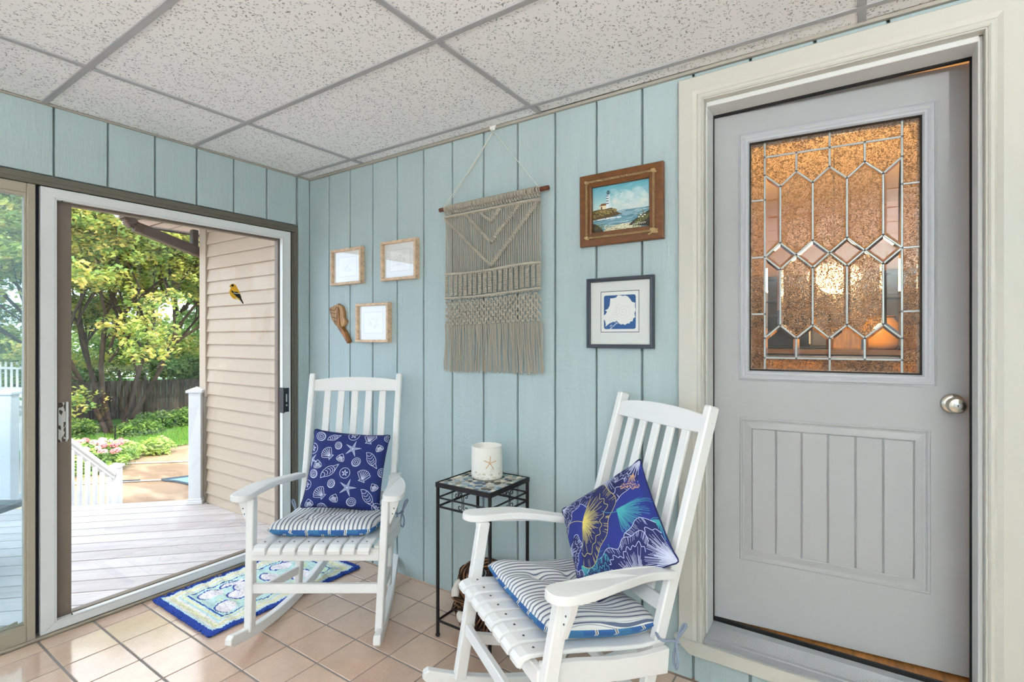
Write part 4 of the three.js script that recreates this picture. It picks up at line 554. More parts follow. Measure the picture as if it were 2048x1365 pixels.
// ================================================================ ON THE WALL
{ // macrame hanging
  const o = thing('macrame_hanging', 'knotted cream macrame wall hanging on a brown dowel', 'wall hanging', [0, 0, 0]);
  const X0 = 1.196, X1 = 1.768, Z = 0.024, yr = (x) => 1.990 + (x - 1.16) * 0.019, nC = 48, cx = (i) => X0 + 0.004 + (X1 - X0 - 0.008) * i / (nC - 1), R = rng(31), r = 0.0033;
  obj('dowel', clean(new THREE.CylinderGeometry(0.0105, 0.0105, 0.652, 20).rotateZ(-Math.PI / 2 + 0.019).translate(1.4855, 1.996, Z + 0.006)), M.rod, o);
  const loops = []; for (let k = 0; k < 74; k++) { const x = X0 + 0.002 + (X1 - X0 - 0.004) * k / 73 + (R() - 0.5) * 0.001; loops.push(clean(new THREE.TorusGeometry(0.0138, 0.0034, 5, 14).rotateY(Math.PI / 2 + (R() - 0.5) * 0.3).translate(x, yr(x), Z + 0.006))); }
  obj('rod_loops', loops, M.cord, o);
  const kn = []; for (let k = 0; k < 36; k++) { const x = X0 + 0.008 + (X1 - X0 - 0.016) * k / 35, y = yr(x) - 0.024; kn.push(ball(x - 0.003, y + 0.003, Z + 0.008, 0.0055, 0.0065, 0.005), ball(x + 0.003, y - 0.005, Z + 0.007, 0.0055, 0.005, 0.005)); }
  obj('top_knots', kn, M.cord, o);
  const wave = (pts, rr = 0.0058) => tube(pts, rr, 70, 6), top = (x) => yr(x) - 0.042, b1 = (x) => 1.655 + (x - X0) * 0.017 - 0.006 * Math.sin((x - X0) * 9), b2 = (x) => 1.530 + (x - X0) * 0.030 - 0.005 * Math.sin((x - X0) * 8), b3 = (x) => 1.383 + (x - X0) * 0.022, rows = (f) => [...Array(13)].map((_, k) => { const x = X0 - 0.003 + (X1 - X0 + 0.006) * k / 12; return V(x, f(x), Z + 0.008); });
  for (const f of [top, b1, b2]) { obj('band_cord', wave(rows(f)), M.cord, o); const b = []; for (let k = 0; k < nC; k++) b.push(ball(cx(k), f(cx(k)) - 0.005, Z + 0.006, 0.0042, 0.0068, 0.005)); obj('hitch_row', b, M.cord, o); }
  const cords = []; for (let k = 0; k < nC; k++) { const x = cx(k), w = (R() - 0.5) * 0.003; cords.push(tube([V(x, top(x), Z), V(x + w, (top(x) + b1(x)) / 2, Z + 0.002), V(x + w * 0.3, b1(x), Z)], r, 6, 5)); }
  obj('cords', cords, M.cord, o);
  const vee = (xa, ya, xm, ym, xb, yb) => { const l = [], arm = (x, y, n) => { for (let k = 0; k <= n; k++) { const f = k / n, px = lerp(x, xm, f), py = lerp(y, ym, f); l.push(ball(px - 0.003, py + 0.003, Z + 0.007, 0.0074, 0.0062, 0.007), ball(px + 0.003, py - 0.004, Z + 0.009, 0.007, 0.0062, 0.007)); } }; arm(xa, ya, Math.round(Math.hypot(xa - xm, ya - ym) / 0.0115)); arm(xb, yb, Math.round(Math.hypot(xb - xm, yb - ym) / 0.0115)); return l; };
  obj('knotted_chevron', vee(1.200, 1.934, 1.489, 1.676, 1.762, 1.955), M.cord, o); obj('knotted_chevron', vee(1.336, 1.940, 1.489, 1.790, 1.656, 1.950), M.cord, o); obj('knotted_chevron', vee(1.428, 1.938, 1.489, 1.890, 1.540, 1.945), M.cord, o);
  for (let q = 0; q < 19; q++) { const x = X0 + 0.010 + (X1 - X0 - 0.018) * q / 18, ya = b1(x) - 0.012, yb = b2(x) + 0.008, l = [], n = 11; for (let k = 0; k < n; k++) { const y = lerp(ya, yb, (k + 0.5) / n), jx = (R() - 0.5) * 0.0012; l.push(ball(x - 0.0062 + jx, y, Z + 0.006, 0.0046, 0.0060, 0.006), ball(x + 0.0062 + jx, y + 0.002, Z + 0.006, 0.0046, 0.0060, 0.006), ball(x + jx, y + 0.001, Z + 0.009, 0.0050, 0.0040, 0.005)); } obj('knot_column', l, M.cord, o); }
  const lat = []; const nr = 8; for (let rw = 0; rw < nr; rw++) for (let q = 0; q < 20; q++) { const off = rw % 2 ? 0.5 : 0, x = X0 + 0.012 + (X1 - X0 - 0.022) * (q + off) / 19.5; if (x > X1) continue; const f = (rw + 0.5) / nr, y = lerp(b2(x) - 0.012, b3(x), f), dx = (X1 - X0) / 19.5 / 2, dy = (b2(x) - b3(x)) / nr; lat.push(ball(x - 0.004, y, Z + 0.008, 0.0050, 0.0052, 0.0055), ball(x + 0.004, y, Z + 0.008, 0.0050, 0.0052, 0.0055), ball(x, y, Z + 0.010, 0.0058, 0.0042, 0.005)); if (rw < nr - 1) for (const s of [-1, 1]) for (const t of [-0.0022, 0.0022]) lat.push(bar(V(x + s * 0.004 + t, y, Z + 0.005), V(x + s * dx - s * 0.003 + t, y - dy, Z + 0.005), 0.0045, 0.0045, V(1, 0, 0), 0.0012)); }
  obj('knot_lattice', lat, M.cord, o);
  const fr = []; for (let k = 0; k < 62; k++) { const x = X0 - 0.002 + (X1 - X0 + 0.006) * k / 61, y = b3(x) + 0.006, e = x + (x - 1.482) * 0.035 + (R() - 0.5) * 0.016, m = (R() - 0.5) * 0.008, ye = 1.158 + (x - X0) * 0.012 + (R() - 0.5) * 0.014, zz = Z - 0.006 + R() * 0.012; fr.push(tube([V(x, y, Z + 0.003), V(x + (R() - 0.5) * 0.003, y - 0.05, zz), V((x + e) / 2 + m, (y + ye) / 2 - 0.03, zz), V(e - m * 0.4, ye + 0.03, zz), V(e, ye, zz)], r, 14, 5), ball(e, ye, zz, 0.0042, 0.006, 0.0042, 0)); }
  obj('fringe', fr, M.cord, o);
  obj('hanging_string', [tube([V(1.198, 1.999, Z + 0.018), V(1.345, 2.165, 0.020), V(1.490, 2.330, 0.016)], 0.0016, 10, 5), tube([V(1.765, 2.010, Z + 0.018), V(1.628, 2.170, 0.020), V(1.494, 2.330, 0.016)], 0.0016, 10, 5), tube([V(1.213, 1.999, Z + 0.018), V(1.35, 2.160, 0.020), V(1.491, 2.328, 0.016)], 0.0014, 10, 5)], std('#e6e3d6', 0.9), o);
  const h = thing('wall_hook', 'small white hook at the ceiling line holding the macrame string', 'hook');
  obj('base_plate', extr([[1.474, 2.356], [1.510, 2.356], [1.502, 2.334], [1.482, 2.334]], 0.006, 0.001).translate(0, 0, 0.0165), phy('#efeee6', 0.4), h);
  obj('hook_wire', tube([V(1.488, 2.340, 0.024), V(1.488, 2.330, 0.027), V(1.492, 2.325, 0.028), V(1.496, 2.330, 0.027), V(1.496, 2.340, 0.024)], 0.0014, 14, 5), phy('#cfd0cc', 0.3, { metalness: 0.6 }), h);
}
// ---- framed pictures
function picture(name, label, x0, y0, x1, y1, prof, mat, inset, depth, art, parts = {}) {
  const o = thing(name, label, 'picture', [(x0 + x1) / 2, (y0 + y1) / 2, 0.0015], 0, parts.group), w = (x1 - x0) / 2, h = (y1 - y0) / 2;
  if (parts.roll) o.rotation.z = parts.roll;
  obj('frame', frameGeo(-w, -h, w, h, prof), mat, o);
  obj('backing', bx(-w + 0.004, w - 0.004, -h + 0.004, h - 0.004, 0.0005, depth - 0.004, 0), std('#8a7a66', 0.9), o);
  const g = new THREE.PlaneGeometry(2 * (w - inset), 2 * (h - inset)); obj(parts.artName ?? 'print', clean(g).translate(0, 0, depth), art, o);
  if (parts.glass) obj('glazing', bx(-w + inset, w - inset, -h + inset, h - inset, depth + 0.003, depth + 0.005, 0), M.glass, o);
  return o;
}
const oakProf = [[0, 0], [0, 0.030], [0.002, 0.032], [0.013, 0.032], [0.015, 0.030], [0.015, 0.010]];
const sketch = (seed) => canvasTex(384, 300, (c, w, h) => {
  const R = rng(seed); c.fillStyle = '#eeeeea'; c.fillRect(0, 0, w, h); c.strokeStyle = '#c3c5c2'; c.lineWidth = 2; c.strokeRect(66, 56, w - 132, h - 112); c.fillStyle = '#f3f3ef'; c.fillRect(72, 62, w - 144, h - 124); c.strokeStyle = '#c4c9cd'; c.lineWidth = 1.4;
  for (let k = 0; k < 40; k++) { c.beginPath(); const x = 110 + R() * (w - 230), y = 90 + R() * (h - 190); c.moveTo(x, y); c.quadraticCurveTo(x + (R() - 0.5) * 60, y + (R() - 0.5) * 40, x + (R() - 0.5) * 50, y + (R() - 0.5) * 40); c.stroke(); } c.beginPath(); c.ellipse(w / 2, h / 2, 40, 46, 0, 0, 6.3); c.stroke();
});
const sketchMat = (s) => std('#ffffff', 0.85, { map: sketch(s) });
picture('picture_frame', 'light oak framed pale print, upper one nearest the room corner', 0.258, 1.648, 0.540, 1.866, oakProf, M.oak, 0.015, 0.012, sketchMat(1), { glass: true, group: 'three small oak framed prints' });
picture('picture_frame', 'light oak framed pale print, upper one nearer the macrame', 0.709, 1.648, 0.986, 1.869, oakProf, M.oak, 0.015, 0.012, sketchMat(2), { glass: true, group: 'three small oak framed prints' });
picture('picture_frame', 'light oak framed pale print, the lower one beside the wooden leaf', 0.493, 1.300, 0.770, 1.527, oakProf, M.oak, 0.015, 0.012, sketchMat(3), { glass: true, group: 'three small oak framed prints' });
{
  const tex = canvasTex(512, 400, (c, w, h) => {
    const R = rng(14); let g = c.createLinearGradient(0, 0, 0, 250); g.addColorStop(0, '#57a2b4'); g.addColorStop(0.6, '#a9cdcf'); g.addColorStop(1, '#d6dcd6'); c.fillStyle = g; c.fillRect(0, 0, w, h);
    for (let k = 0; k < 90; k++) { c.fillStyle = ['#dfe5df', '#c8d8dc', '#e9e6da'][k % 3]; c.globalAlpha = 0.25; c.beginPath(); c.ellipse(190 + R() * 330, 120 + R() * 110 - R() * 60, 10 + R() * 46, 6 + R() * 20, R(), 0, 6.3); c.fill(); } for (let k = 0; k < 30; k++) { c.globalAlpha = 0.2; c.fillStyle = '#8fbfcb'; c.beginPath(); c.ellipse(R() * w, R() * 110, 40, 9, -0.3, 0, 6.3); c.fill(); } c.globalAlpha = 1;
    c.fillStyle = '#6f98a6'; c.fillRect(0, 232, w, 170); for (let k = 0; k < 260; k++) { c.strokeStyle = ['#3d6f86', '#8fb3bb', '#2f5a70', '#d5e2e2', '#55889a'][Math.floor(R() * 5)]; c.lineWidth = 1 + R() * 4; c.globalAlpha = 0.7; const x = R() * w, y = 236 + R() * 120; c.beginPath(); c.moveTo(x, y); c.quadraticCurveTo(x + 30, y - 4, x + 50 + R() * 80, y - 3 - R() * 6); c.stroke(); } c.globalAlpha = 1;
    c.fillStyle = '#dfe6e4'; for (let k = 0; k < 60; k++) { c.beginPath(); c.ellipse(R() * 260, 282 + R() * 12, 12, 3, 0, 0, 6.3); c.fill(); }
    c.fillStyle = '#54401f'; c.beginPath(); c.moveTo(0, 205); c.lineTo(120, 192); c.quadraticCurveTo(180, 186, 200, 220); c.quadraticCurveTo(222, 242, 270, 262); c.lineTo(180, 278); c.lineTo(0, 290); c.fill(); for (let k = 0; k < 160; k++) { c.fillStyle = ['#6d7a2b', '#3d2a18', '#8a7a35', '#7d6238', '#a58a5c'][Math.floor(R() * 5)]; const x = R() * 220; c.beginPath(); c.ellipse(x, 208 + R() * 66 * (1 - x / 400), 9, 3.5, 0.2, 0, 6.3); c.fill(); }
    c.fillStyle = '#7c4a22'; c.beginPath(); c.moveTo(60, 172); c.lineTo(84, 150); c.lineTo(130, 152); c.lineTo(134, 172); c.fill(); c.fillStyle = '#e8dcb6'; c.fillRect(66, 170, 66, 32); c.fillStyle = '#5b3418'; c.fillRect(76, 178, 12, 24);
    c.fillStyle = '#e9eef0'; c.beginPath(); c.moveTo(124, 200); c.lineTo(130, 76); c.lineTo(160, 76); c.lineTo(168, 198); c.fill(); c.fillStyle = '#40606c'; for (const y of [84, 106, 128, 150]) c.fillRect(126, y, 22, 9); c.fillStyle = '#2d3a44'; c.fillRect(128, 56, 34, 8); c.fillRect(132, 66, 24, 12); c.beginPath(); c.arc(145, 54, 13, 3.14, 6.29); c.fill(); c.fillStyle = 'rgba(200,215,225,.8)'; c.fillRect(150, 80, 12, 116);
    c.fillStyle = '#d8d3b0'; c.beginPath(); c.moveTo(90, 400); c.quadraticCurveTo(200, 340, 330, 352); c.lineTo(430, 372); c.lineTo(440, 400); c.fill(); for (let k = 0; k < 220; k++) { c.fillStyle = ['#e9e4cc', '#b8ae83', '#9a9068', '#f1eedd'][k % 4]; c.beginPath(); c.ellipse(110 + R() * 320, 352 + R() * 46, 8, 2.4, 0, 0, 6.3); c.fill(); }
    c.fillStyle = '#2c2415'; c.beginPath(); c.moveTo(512, 262); c.lineTo(440, 300); c.quadraticCurveTo(370, 330, 330, 370); c.lineTo(512, 400); c.fill(); c.beginPath(); c.moveTo(0, 320); c.quadraticCurveTo(60, 330, 100, 400); c.lineTo(0, 400); c.fill();
    for (let k = 0; k < 260; k++) { c.strokeStyle = ['#6b7030', '#8b8a45', '#3f3a1c', '#54602c'][k % 4]; c.lineWidth = 1.6; const L = k % 5 === 0, x = L ? R() * 100 : 370 + R() * 142, y = L ? 350 + R() * 50 : 372 - (x - 370) * 0.5 + R() * 30; c.beginPath(); c.moveTo(x, y); c.lineTo(x + (R() - 0.5) * 22, y - 16 - R() * (x > 410 && x < 460 ? 70 : 20)); c.stroke(); } c.fillStyle = '#f3efe6'; for (const [x, y] of [[438, 296], [470, 300], [420, 312], [452, 312]]) { c.beginPath(); c.ellipse(x, y, 8, 5, 0, 0, 6.3); c.fill(); }
    c.strokeStyle = '#f6f6f2'; c.lineWidth = 3; for (const [x, y] of [[214, 98], [270, 88], [352, 122]]) { c.beginPath(); c.moveTo(x - 12, y + 5); c.quadraticCurveTo(x - 4, y - 2, x, y + 2); c.quadraticCurveTo(x + 8, y - 9, x + 16, y - 9); c.stroke(); }
    c.strokeStyle = '#f2f0e8'; c.lineWidth = 2.6; c.beginPath(); c.moveTo(362, 374); for (let k = 0; k < 46; k++) c.lineTo(362 + k * 2.6 + Math.cos(k * 1.1) * 4, 372 - k * 0.15 + Math.sin(k * 1.1) * (3 + 4 * Math.abs(Math.sin(k * 0.37))) - (k > 19 && k < 23 ? 9 : 0)); c.stroke();
  });
  const o = picture('lighthouse_painting', 'seascape painting with a lighthouse in a brown wooden frame trimmed with rope', 1.962, 1.719, 2.327, 2.026, [[0, 0], [0, 0.018], [0.004, 0.021], [0.052, 0.0235], [0.056, 0.021], [0.058, 0.012]], M.redwood, 0.058, 0.010, std('#ffffff', 0.35, { map: tex, bumpMap: fineBump, bumpScale: 0.0006 }), { artName: 'painting', roll: 0.004 });
  const W = 0.1825 - 0.036, Hh = 0.1535 - 0.034, rope = [], strand = (a, b, ph) => { const p = [], d = b.clone().sub(a), n = V(-d.y, d.x, 0).normalize(), L = d.length(), k2 = Math.round(L / 0.0036); for (let k = 0; k <= k2; k++) { const f = k / k2, t = f * L / 0.017 * 6.283 + ph; p.push(a.clone().addScaledVector(d, f).addScaledVector(n, Math.cos(t) * 0.0027).add(V(0, 0, Math.sin(t) * 0.0027))); } return tube(p, 0.0030, k2 * 2, 5); };
  const z = 0.0265, cs = [V(-W, Hh, z), V(W, Hh, z), V(W, -Hh, z), V(-W, -Hh, z)];
  for (let s = 0; s < 4; s++) obj('rope', [0, 3.14].map((ph) => strand(cs[s], cs[(s + 1) % 4], ph)), std('#9c7f58', 0.9), o);
  obj('rope_knot', [...[[-W, Hh, 0.007], [W, Hh, 0.009], [-W, -Hh, 0.008], [W, -Hh, 0.012]].flatMap(([x, y, r]) => [ball(x, y, z + 0.002, r, r, 0.006), ball(x + r * 0.8, y - r * 0.6, z, r * 0.7, r * 0.5, 0.005), ball(x - r * 0.9, y + r * 0.3, z, r * 0.5, r * 0.7, 0.005)]), tube([V(W, -Hh, z), V(W - 0.012, -Hh - 0.010, z), V(W - 0.022, -Hh - 0.014, z)], 0.0035, 8, 5), tube([V(W, -Hh, z), V(W + 0.010, -Hh - 0.004, z), V(W + 0.014, -Hh + 0.006, z)], 0.0035, 8, 5)], std('#b0946a', 0.9), o);
}
{
  const tex = canvasTex(640, 640, (c, w, h) => {
    c.fillStyle = '#e6e8e4'; c.fillRect(0, 0, w, h); const a = 118, b = 106, s = w - 236; c.fillStyle = '#3a3d42'; c.fillRect(a - 6, b - 6, s + 12, w - 2 * b + 12 - 20); c.fillStyle = '#f1f1ed'; c.fillRect(a, b, s, w - 2 * b - 20);
    const x0 = 148, y0 = 142, S = 344; c.fillStyle = '#21538f'; c.beginPath(); c.roundRect(x0, y0, S, S, 22); c.fill();
    const p = (x, y) => [x0 + (x - 408) / 522 * S, y0 + (y - 455) / 515 * S];     // spiny whelk outline
    c.fillStyle = '#f1f1ed'; c.beginPath(); [[408, 760], [440, 735], [460, 700], [425, 680], [475, 660], [505, 610], [515, 500], [560, 500], [610, 490], [640, 458], [690, 462], [720, 472], [760, 465], [800, 480], [840, 520], [870, 565], [920, 580], [918, 640], [930, 690], [910, 740], [922, 795], [890, 815], [880, 855], [845, 860], [830, 888], [790, 888], [760, 910], [720, 895], [690, 905], [660, 880], [630, 850], [560, 862], [500, 885], [430, 935], [440, 900], [425, 840], [408, 820]].forEach((q) => c.lineTo(...p(...q))); c.closePath(); c.fill();
    c.strokeStyle = '#dcdedb'; c.lineWidth = 4; c.beginPath(); for (let k = 0; k < 90; k++) { const t = k * 0.19, r = 4 + k * 0.85; c.lineTo(...p(735 + Math.cos(t) * r * 1.6, 705 + Math.sin(t) * r * 1.5)); } c.stroke(); for (let k = 0; k < 8; k++) { c.beginPath(); c.moveTo(...p(600 - k * 16, 620 + k * 30)); c.lineTo(...p(640, 600 + k * 40)); c.stroke(); }
    c.strokeStyle = '#f4f4f0'; c.lineWidth = 4; c.beginPath(); [[505, 930], [535, 905], [530, 945], [512, 968], [540, 955], [560, 915], [575, 930], [590, 895], [600, 905], [612, 880], [625, 890], [640, 850], [660, 850], [655, 885], [670, 860]].forEach((q) => c.lineTo(...p(...q))); c.stroke();
  });
  picture('shell_print', 'white whelk shell on blue, matted print in a dark grey frame', 1.994, 1.282, 2.288, 1.579, [[0, 0], [0, 0.020], [0.003, 0.024], [0.008, 0.0245], [0.011, 0.020], [0.014, 0.0195], [0.0165, 0.016], [0.0165, 0.008]], M.frameDark, 0.0165, 0.010, std('#ffffff', 0.9, { map: tex }), { glass: true });
}
{
  const o = thing('carved_leaf', 'carved tan wooden leaf with a long stem, hung beside the oak frames', 'wall carving', [0, 0, 0.004]);
  const P = (x, y) => [0.225 + (x - 97) * 0.00084, 1.535 - (y - 841) * 0.000539], tan = std('#d9ab72', 0.5, { map: woodTone }), dk = std('#b57a35', 0.45, { map: woodTone });
  obj('blade', extr([[97, 885], [150, 862], [205, 838], [198, 890], [182, 960], [188, 1040], [204, 1108], [168, 1082], [130, 1020], [110, 950]].map((q) => P(...q)), 0.010, 0.003), tan, o);
  obj('blade', extr([[205, 838], [248, 868], [270, 930], [274, 1000], [300, 1045], [272, 1098], [246, 1118], [228, 1060], [222, 960], [211, 890]].map((q) => P(...q)), 0.016, 0.004), tan, o);
  obj('stem', extr([[202, 905], [214, 880], [228, 900], [232, 1000], [242, 1088], [292, 1158], [337, 1268], [320, 1292], [272, 1204], [212, 1112], [198, 1000]].map((q) => P(...q)), 0.022, 0.004), dk, o);
  obj('carved_vein', [[[105, 900], [160, 918]], [[115, 940], [172, 950]], [[130, 985], [180, 1005]], [[235, 925], [266, 940]], [[235, 985], [272, 1000]], [[150, 1030], [186, 1050]], [[165, 915], [190, 868]]].map(([a, b]) => { const [ax, ay] = P(...a), [bx_, by] = P(...b); return bar(V(ax, ay, 0.0135), V(bx_, by, 0.0135), 0.0026, 0.003, V(1, 0, 0), 0.0005); }), std('#4d2d14', 0.8), o);
}
{ // goldfinch on the glass of the sliding door
  const o = thing('bird_decal', 'small yellow and black goldfinch ornament stuck on the sliding door glass', 'ornament', [-0.0635, 0, 0]);
  const P = ([x, y]) => [0.482 - (x - 1263) * 0.000529, 1.642 - (y - 930) * 0.000525], lay = (name, pts, col, k) => obj(name, extr(pts.map(P), 0.0012).rotateY(-Math.PI / 2).translate(0.0012 + k * 0.0006, 0, 0), std(col, 0.5), o);
  lay('body', [[1268, 958], [1282, 936], [1306, 930], [1332, 940], [1350, 972], [1372, 1010], [1392, 1060], [1398, 1092], [1376, 1112], [1340, 1106], [1300, 1092], [1274, 1062], [1262, 1030], [1272, 996], [1278, 978]], '#e3ab22', 0);
  lay('wing', [[1282, 1000], [1310, 1020], [1350, 1018], [1380, 1042], [1394, 1078], [1396, 1100], [1372, 1092], [1340, 1070], [1312, 1044], [1288, 1024]], '#16140f', 1);
  lay('wing_bar', [[1306, 1028], [1340, 1034], [1372, 1030], [1374, 1036], [1340, 1041], [1310, 1036]], '#e6e2d4', 2);
  lay('cap', [[1280, 944], [1300, 934], [1312, 946], [1308, 962], [1288, 964]], '#1b1812', 1);
  lay('beak', [[1260, 962], [1274, 954], [1276, 968]], '#8a5a2c', 1);
  lay('belly', [[1330, 1080], [1356, 1096], [1374, 1112], [1350, 1108], [1334, 1098]], '#f0ebc8', 1);
  lay('tail', [[1374, 1098], [1398, 1092], [1421, 1140], [1412, 1148]], '#23211c', 1);
}
// ================================================================ OUTSIDE: deck, stairs, house, yard
const yd = (lat, dep, y = 0) => EYE.clone().addScaledVector(VIEW, dep).addScaledVector(SIDE, lat).setY(y), GY = -1.05, DK = -0.02, K = Math.SQRT1_2;
const sd = (s, t, y = 0) => V(K * (s + t), y, K * (s - t));               // deck axes: s across the boards, t along them
{
  const d = struct('deck', 'weathered pale grey plank deck laid diagonally outside the sliding door', 'deck');
  for (let k = -8; k < 16; k++) {
    const s = (k + 0.5) * 0.1463, x1 = -0.185 - s + 0.10, z1 = s + 0.07 + 0.10, t1 = Math.min(s > -1.096 ? Math.min(x1, z1) : -0.98, x1), t0 = Math.max(-4.6, s - 5.6), L = t1 - t0; if (L < 0.3) continue;
    const p = sd(s, (t0 + t1) / 2, DK - 0.0125), m = piece('deck_board', cbox(L, 0.025, 0.1355, 0.0012, (k & 3) * 0.37, (k & 1) * 0.11), M.deck[(k + 8) % 3], d, p.x, p.y, p.z, Math.PI / 4);
  }
  const u = []; for (const t of [-1.2, -2.0, -2.8, -3.6]) u.push(cbox(3.2, 0.14, 0.04, 0).clone().rotateY(Math.PI / 4 + Math.PI / 2).translate(...sd(0.35, t - 0.2, DK - 0.100).toArray()));
  obj('joists', u, M.deckGap, d); obj('sub_deck', cbox(4.2, 0.01, 3.3, 0).clone().rotateY(Math.PI / 4).translate(...sd(0.46, -2.4, DK - 0.176).toArray()), M.deckGap, d);
  const f = sd(-1.190, -2.7, DK - 0.12); piece('fascia_board', cbox(3.6, 0.20, 0.022, 0.003), M.pvc, d, f.x, f.y, f.z, Math.PI / 4);
}
function railPost(label, s, t, y0, y1, w = 0.092) {
  const p = sd(s, t), o = thing('railing_post', label, 'post', [p.x, y0, p.z], Math.PI / 4), h = y1 - y0;
  obj('sleeve', bx(-w / 2, w / 2, 0, h - 0.03, -w / 2, w / 2, 0.004), M.pvc, o);
  const cw = w / 2 + 0.016, cp = []; cp.push(bx(-cw, cw, h - 0.045, h - 0.022, -cw, cw, 0.004)); cp.push(clean(new THREE.ConeGeometry(cw * 1.36, 0.026, 4).rotateY(Math.PI / 4).translate(0, h - 0.010, 0)));
  obj('cap', cp, M.pvc, o); obj('base_skirt', [bx(-w / 2 - 0.014, w / 2 + 0.014, 0, 0.03, -w / 2 - 0.014, w / 2 + 0.014, 0.004), bx(-w / 2 - 0.007, w / 2 + 0.007, 0.03, 0.045, -w / 2 - 0.007, w / 2 + 0.007, 0.003)], M.pvc, o); return o;
}
railPost('white square railing post at the deck edge beside the beige siding', -1.075, -1.070, DK, 0.925);
railPost('white square railing post at the deck edge seen through the fixed glass panel', -1.20, -2.47, DK, 0.925);
railPost('short white newel post at the foot of the stair railing', -2.66, -2.45, GY, -0.01, 0.088);
function stairRail(label, t, s0 = -1.262, s1 = -2.600) {
  const o = thing('stair_railing', label, 'railing'), y0 = 0.80, y1 = -0.115, at = (s) => lerp(y0, y1, (s - s0) / (s1 - s0)), W = V(K, 0, -K);
  obj('top_rail', [bar(sd(s0, t, at(s0)), sd(s1, t, at(s1)), 0.066, 0.05, W, 0.008), bar(sd(s0, t, at(s0) - 0.04), sd(s1, t, at(s1) - 0.04), 0.040, 0.04, W, 0.004)], M.pvc, o);
  obj('bottom_rail', bar(sd(s0, t, at(s0) - 0.74), sd(s1, t, at(s1) - 0.74), 0.044, 0.044, W, 0.004), M.pvc, o);
  for (let k = 0; k < 11; k++) { const s = lerp(s0 - 0.07, s1 + 0.07, k / 10); obj('baluster', bar(sd(s, t, at(s) - 0.74), sd(s, t, at(s) - 0.05), 0.034, 0.034, W, 0.003), M.pvc, o); }
}
stairRail('white sloping stair railing with balusters at the left of the deck steps', -2.45);
{
  const o = thing('deck_stairs', 'pale plank steps leading from the deck down to the patio', 'stairs');
  for (let k = 1; k <= 4; k++) { const p = sd(-1.19 - (k - 0.5) * 0.29, -1.76, DK - k * 0.206 - 0.0125); const m = piece('tread', cbox(1.28, 0.026, 0.285, 0.003, k * 0.3), M.deck[k % 3], o, p.x, p.y, p.z, Math.PI / 4); }
  for (let k = 1; k <= 5; k++) { const p = sd(-1.203 - (k - 1) * 0.29, -1.76, DK - k * 0.206 + 0.096); piece('riser', cbox(1.28, 0.178, 0.016, 0.002), M.pvc, o, p.x, p.y, p.z, Math.PI / 4); }
}
{
  const o = struct('wall_exterior', 'house wall clad in beige vinyl clapboard outside the sliding door', 'exterior wall');
  obj('sheathing', bx(-1.50, -0.125, -1.0, 2.62, -0.20, -0.068, 0), M.vinylTrim, o); obj('return_wall', bx(-1.50, -1.40, -1.05, 2.62, -3.2, -0.20, 0), M.vinylTrim, o);
  const zb = -0.0645, course = (h) => { const L0 = -1.455, L1 = -0.126, P = [[0.001, 0], [0.0165, -0.002], [0.0175, 0.003], [0.002, h], [0.001, h]], tr = []; for (let k = 0; k < P.length; k++) { const a = P[k], b = P[(k + 1) % P.length]; tr.push([[L0, a[1], a[0]], [L1, a[1], a[0]], [L1, b[1], b[0]]], [[L0, a[1], a[0]], [L1, b[1], b[0]], [L0, b[1], b[0]]]); } return fromTris(tr); };
  const g = course(0.1016), g0 = course(0.074);
  piece('clapboard', g0, M.vinyl, o, 0, -0.0178, zb); for (let k = 0; k < 25; k++) piece('clapboard', g, M.vinyl, o, 0, 0.0566 + 0.1016 * k, zb);
  obj('corner_post', [bx(-1.545, -1.478, -0.018, 0.846, -0.13, -0.042), bx(-1.545, -1.446, 0.846, 2.3, -0.13, -0.036)], M.vinylTrim, o);
}
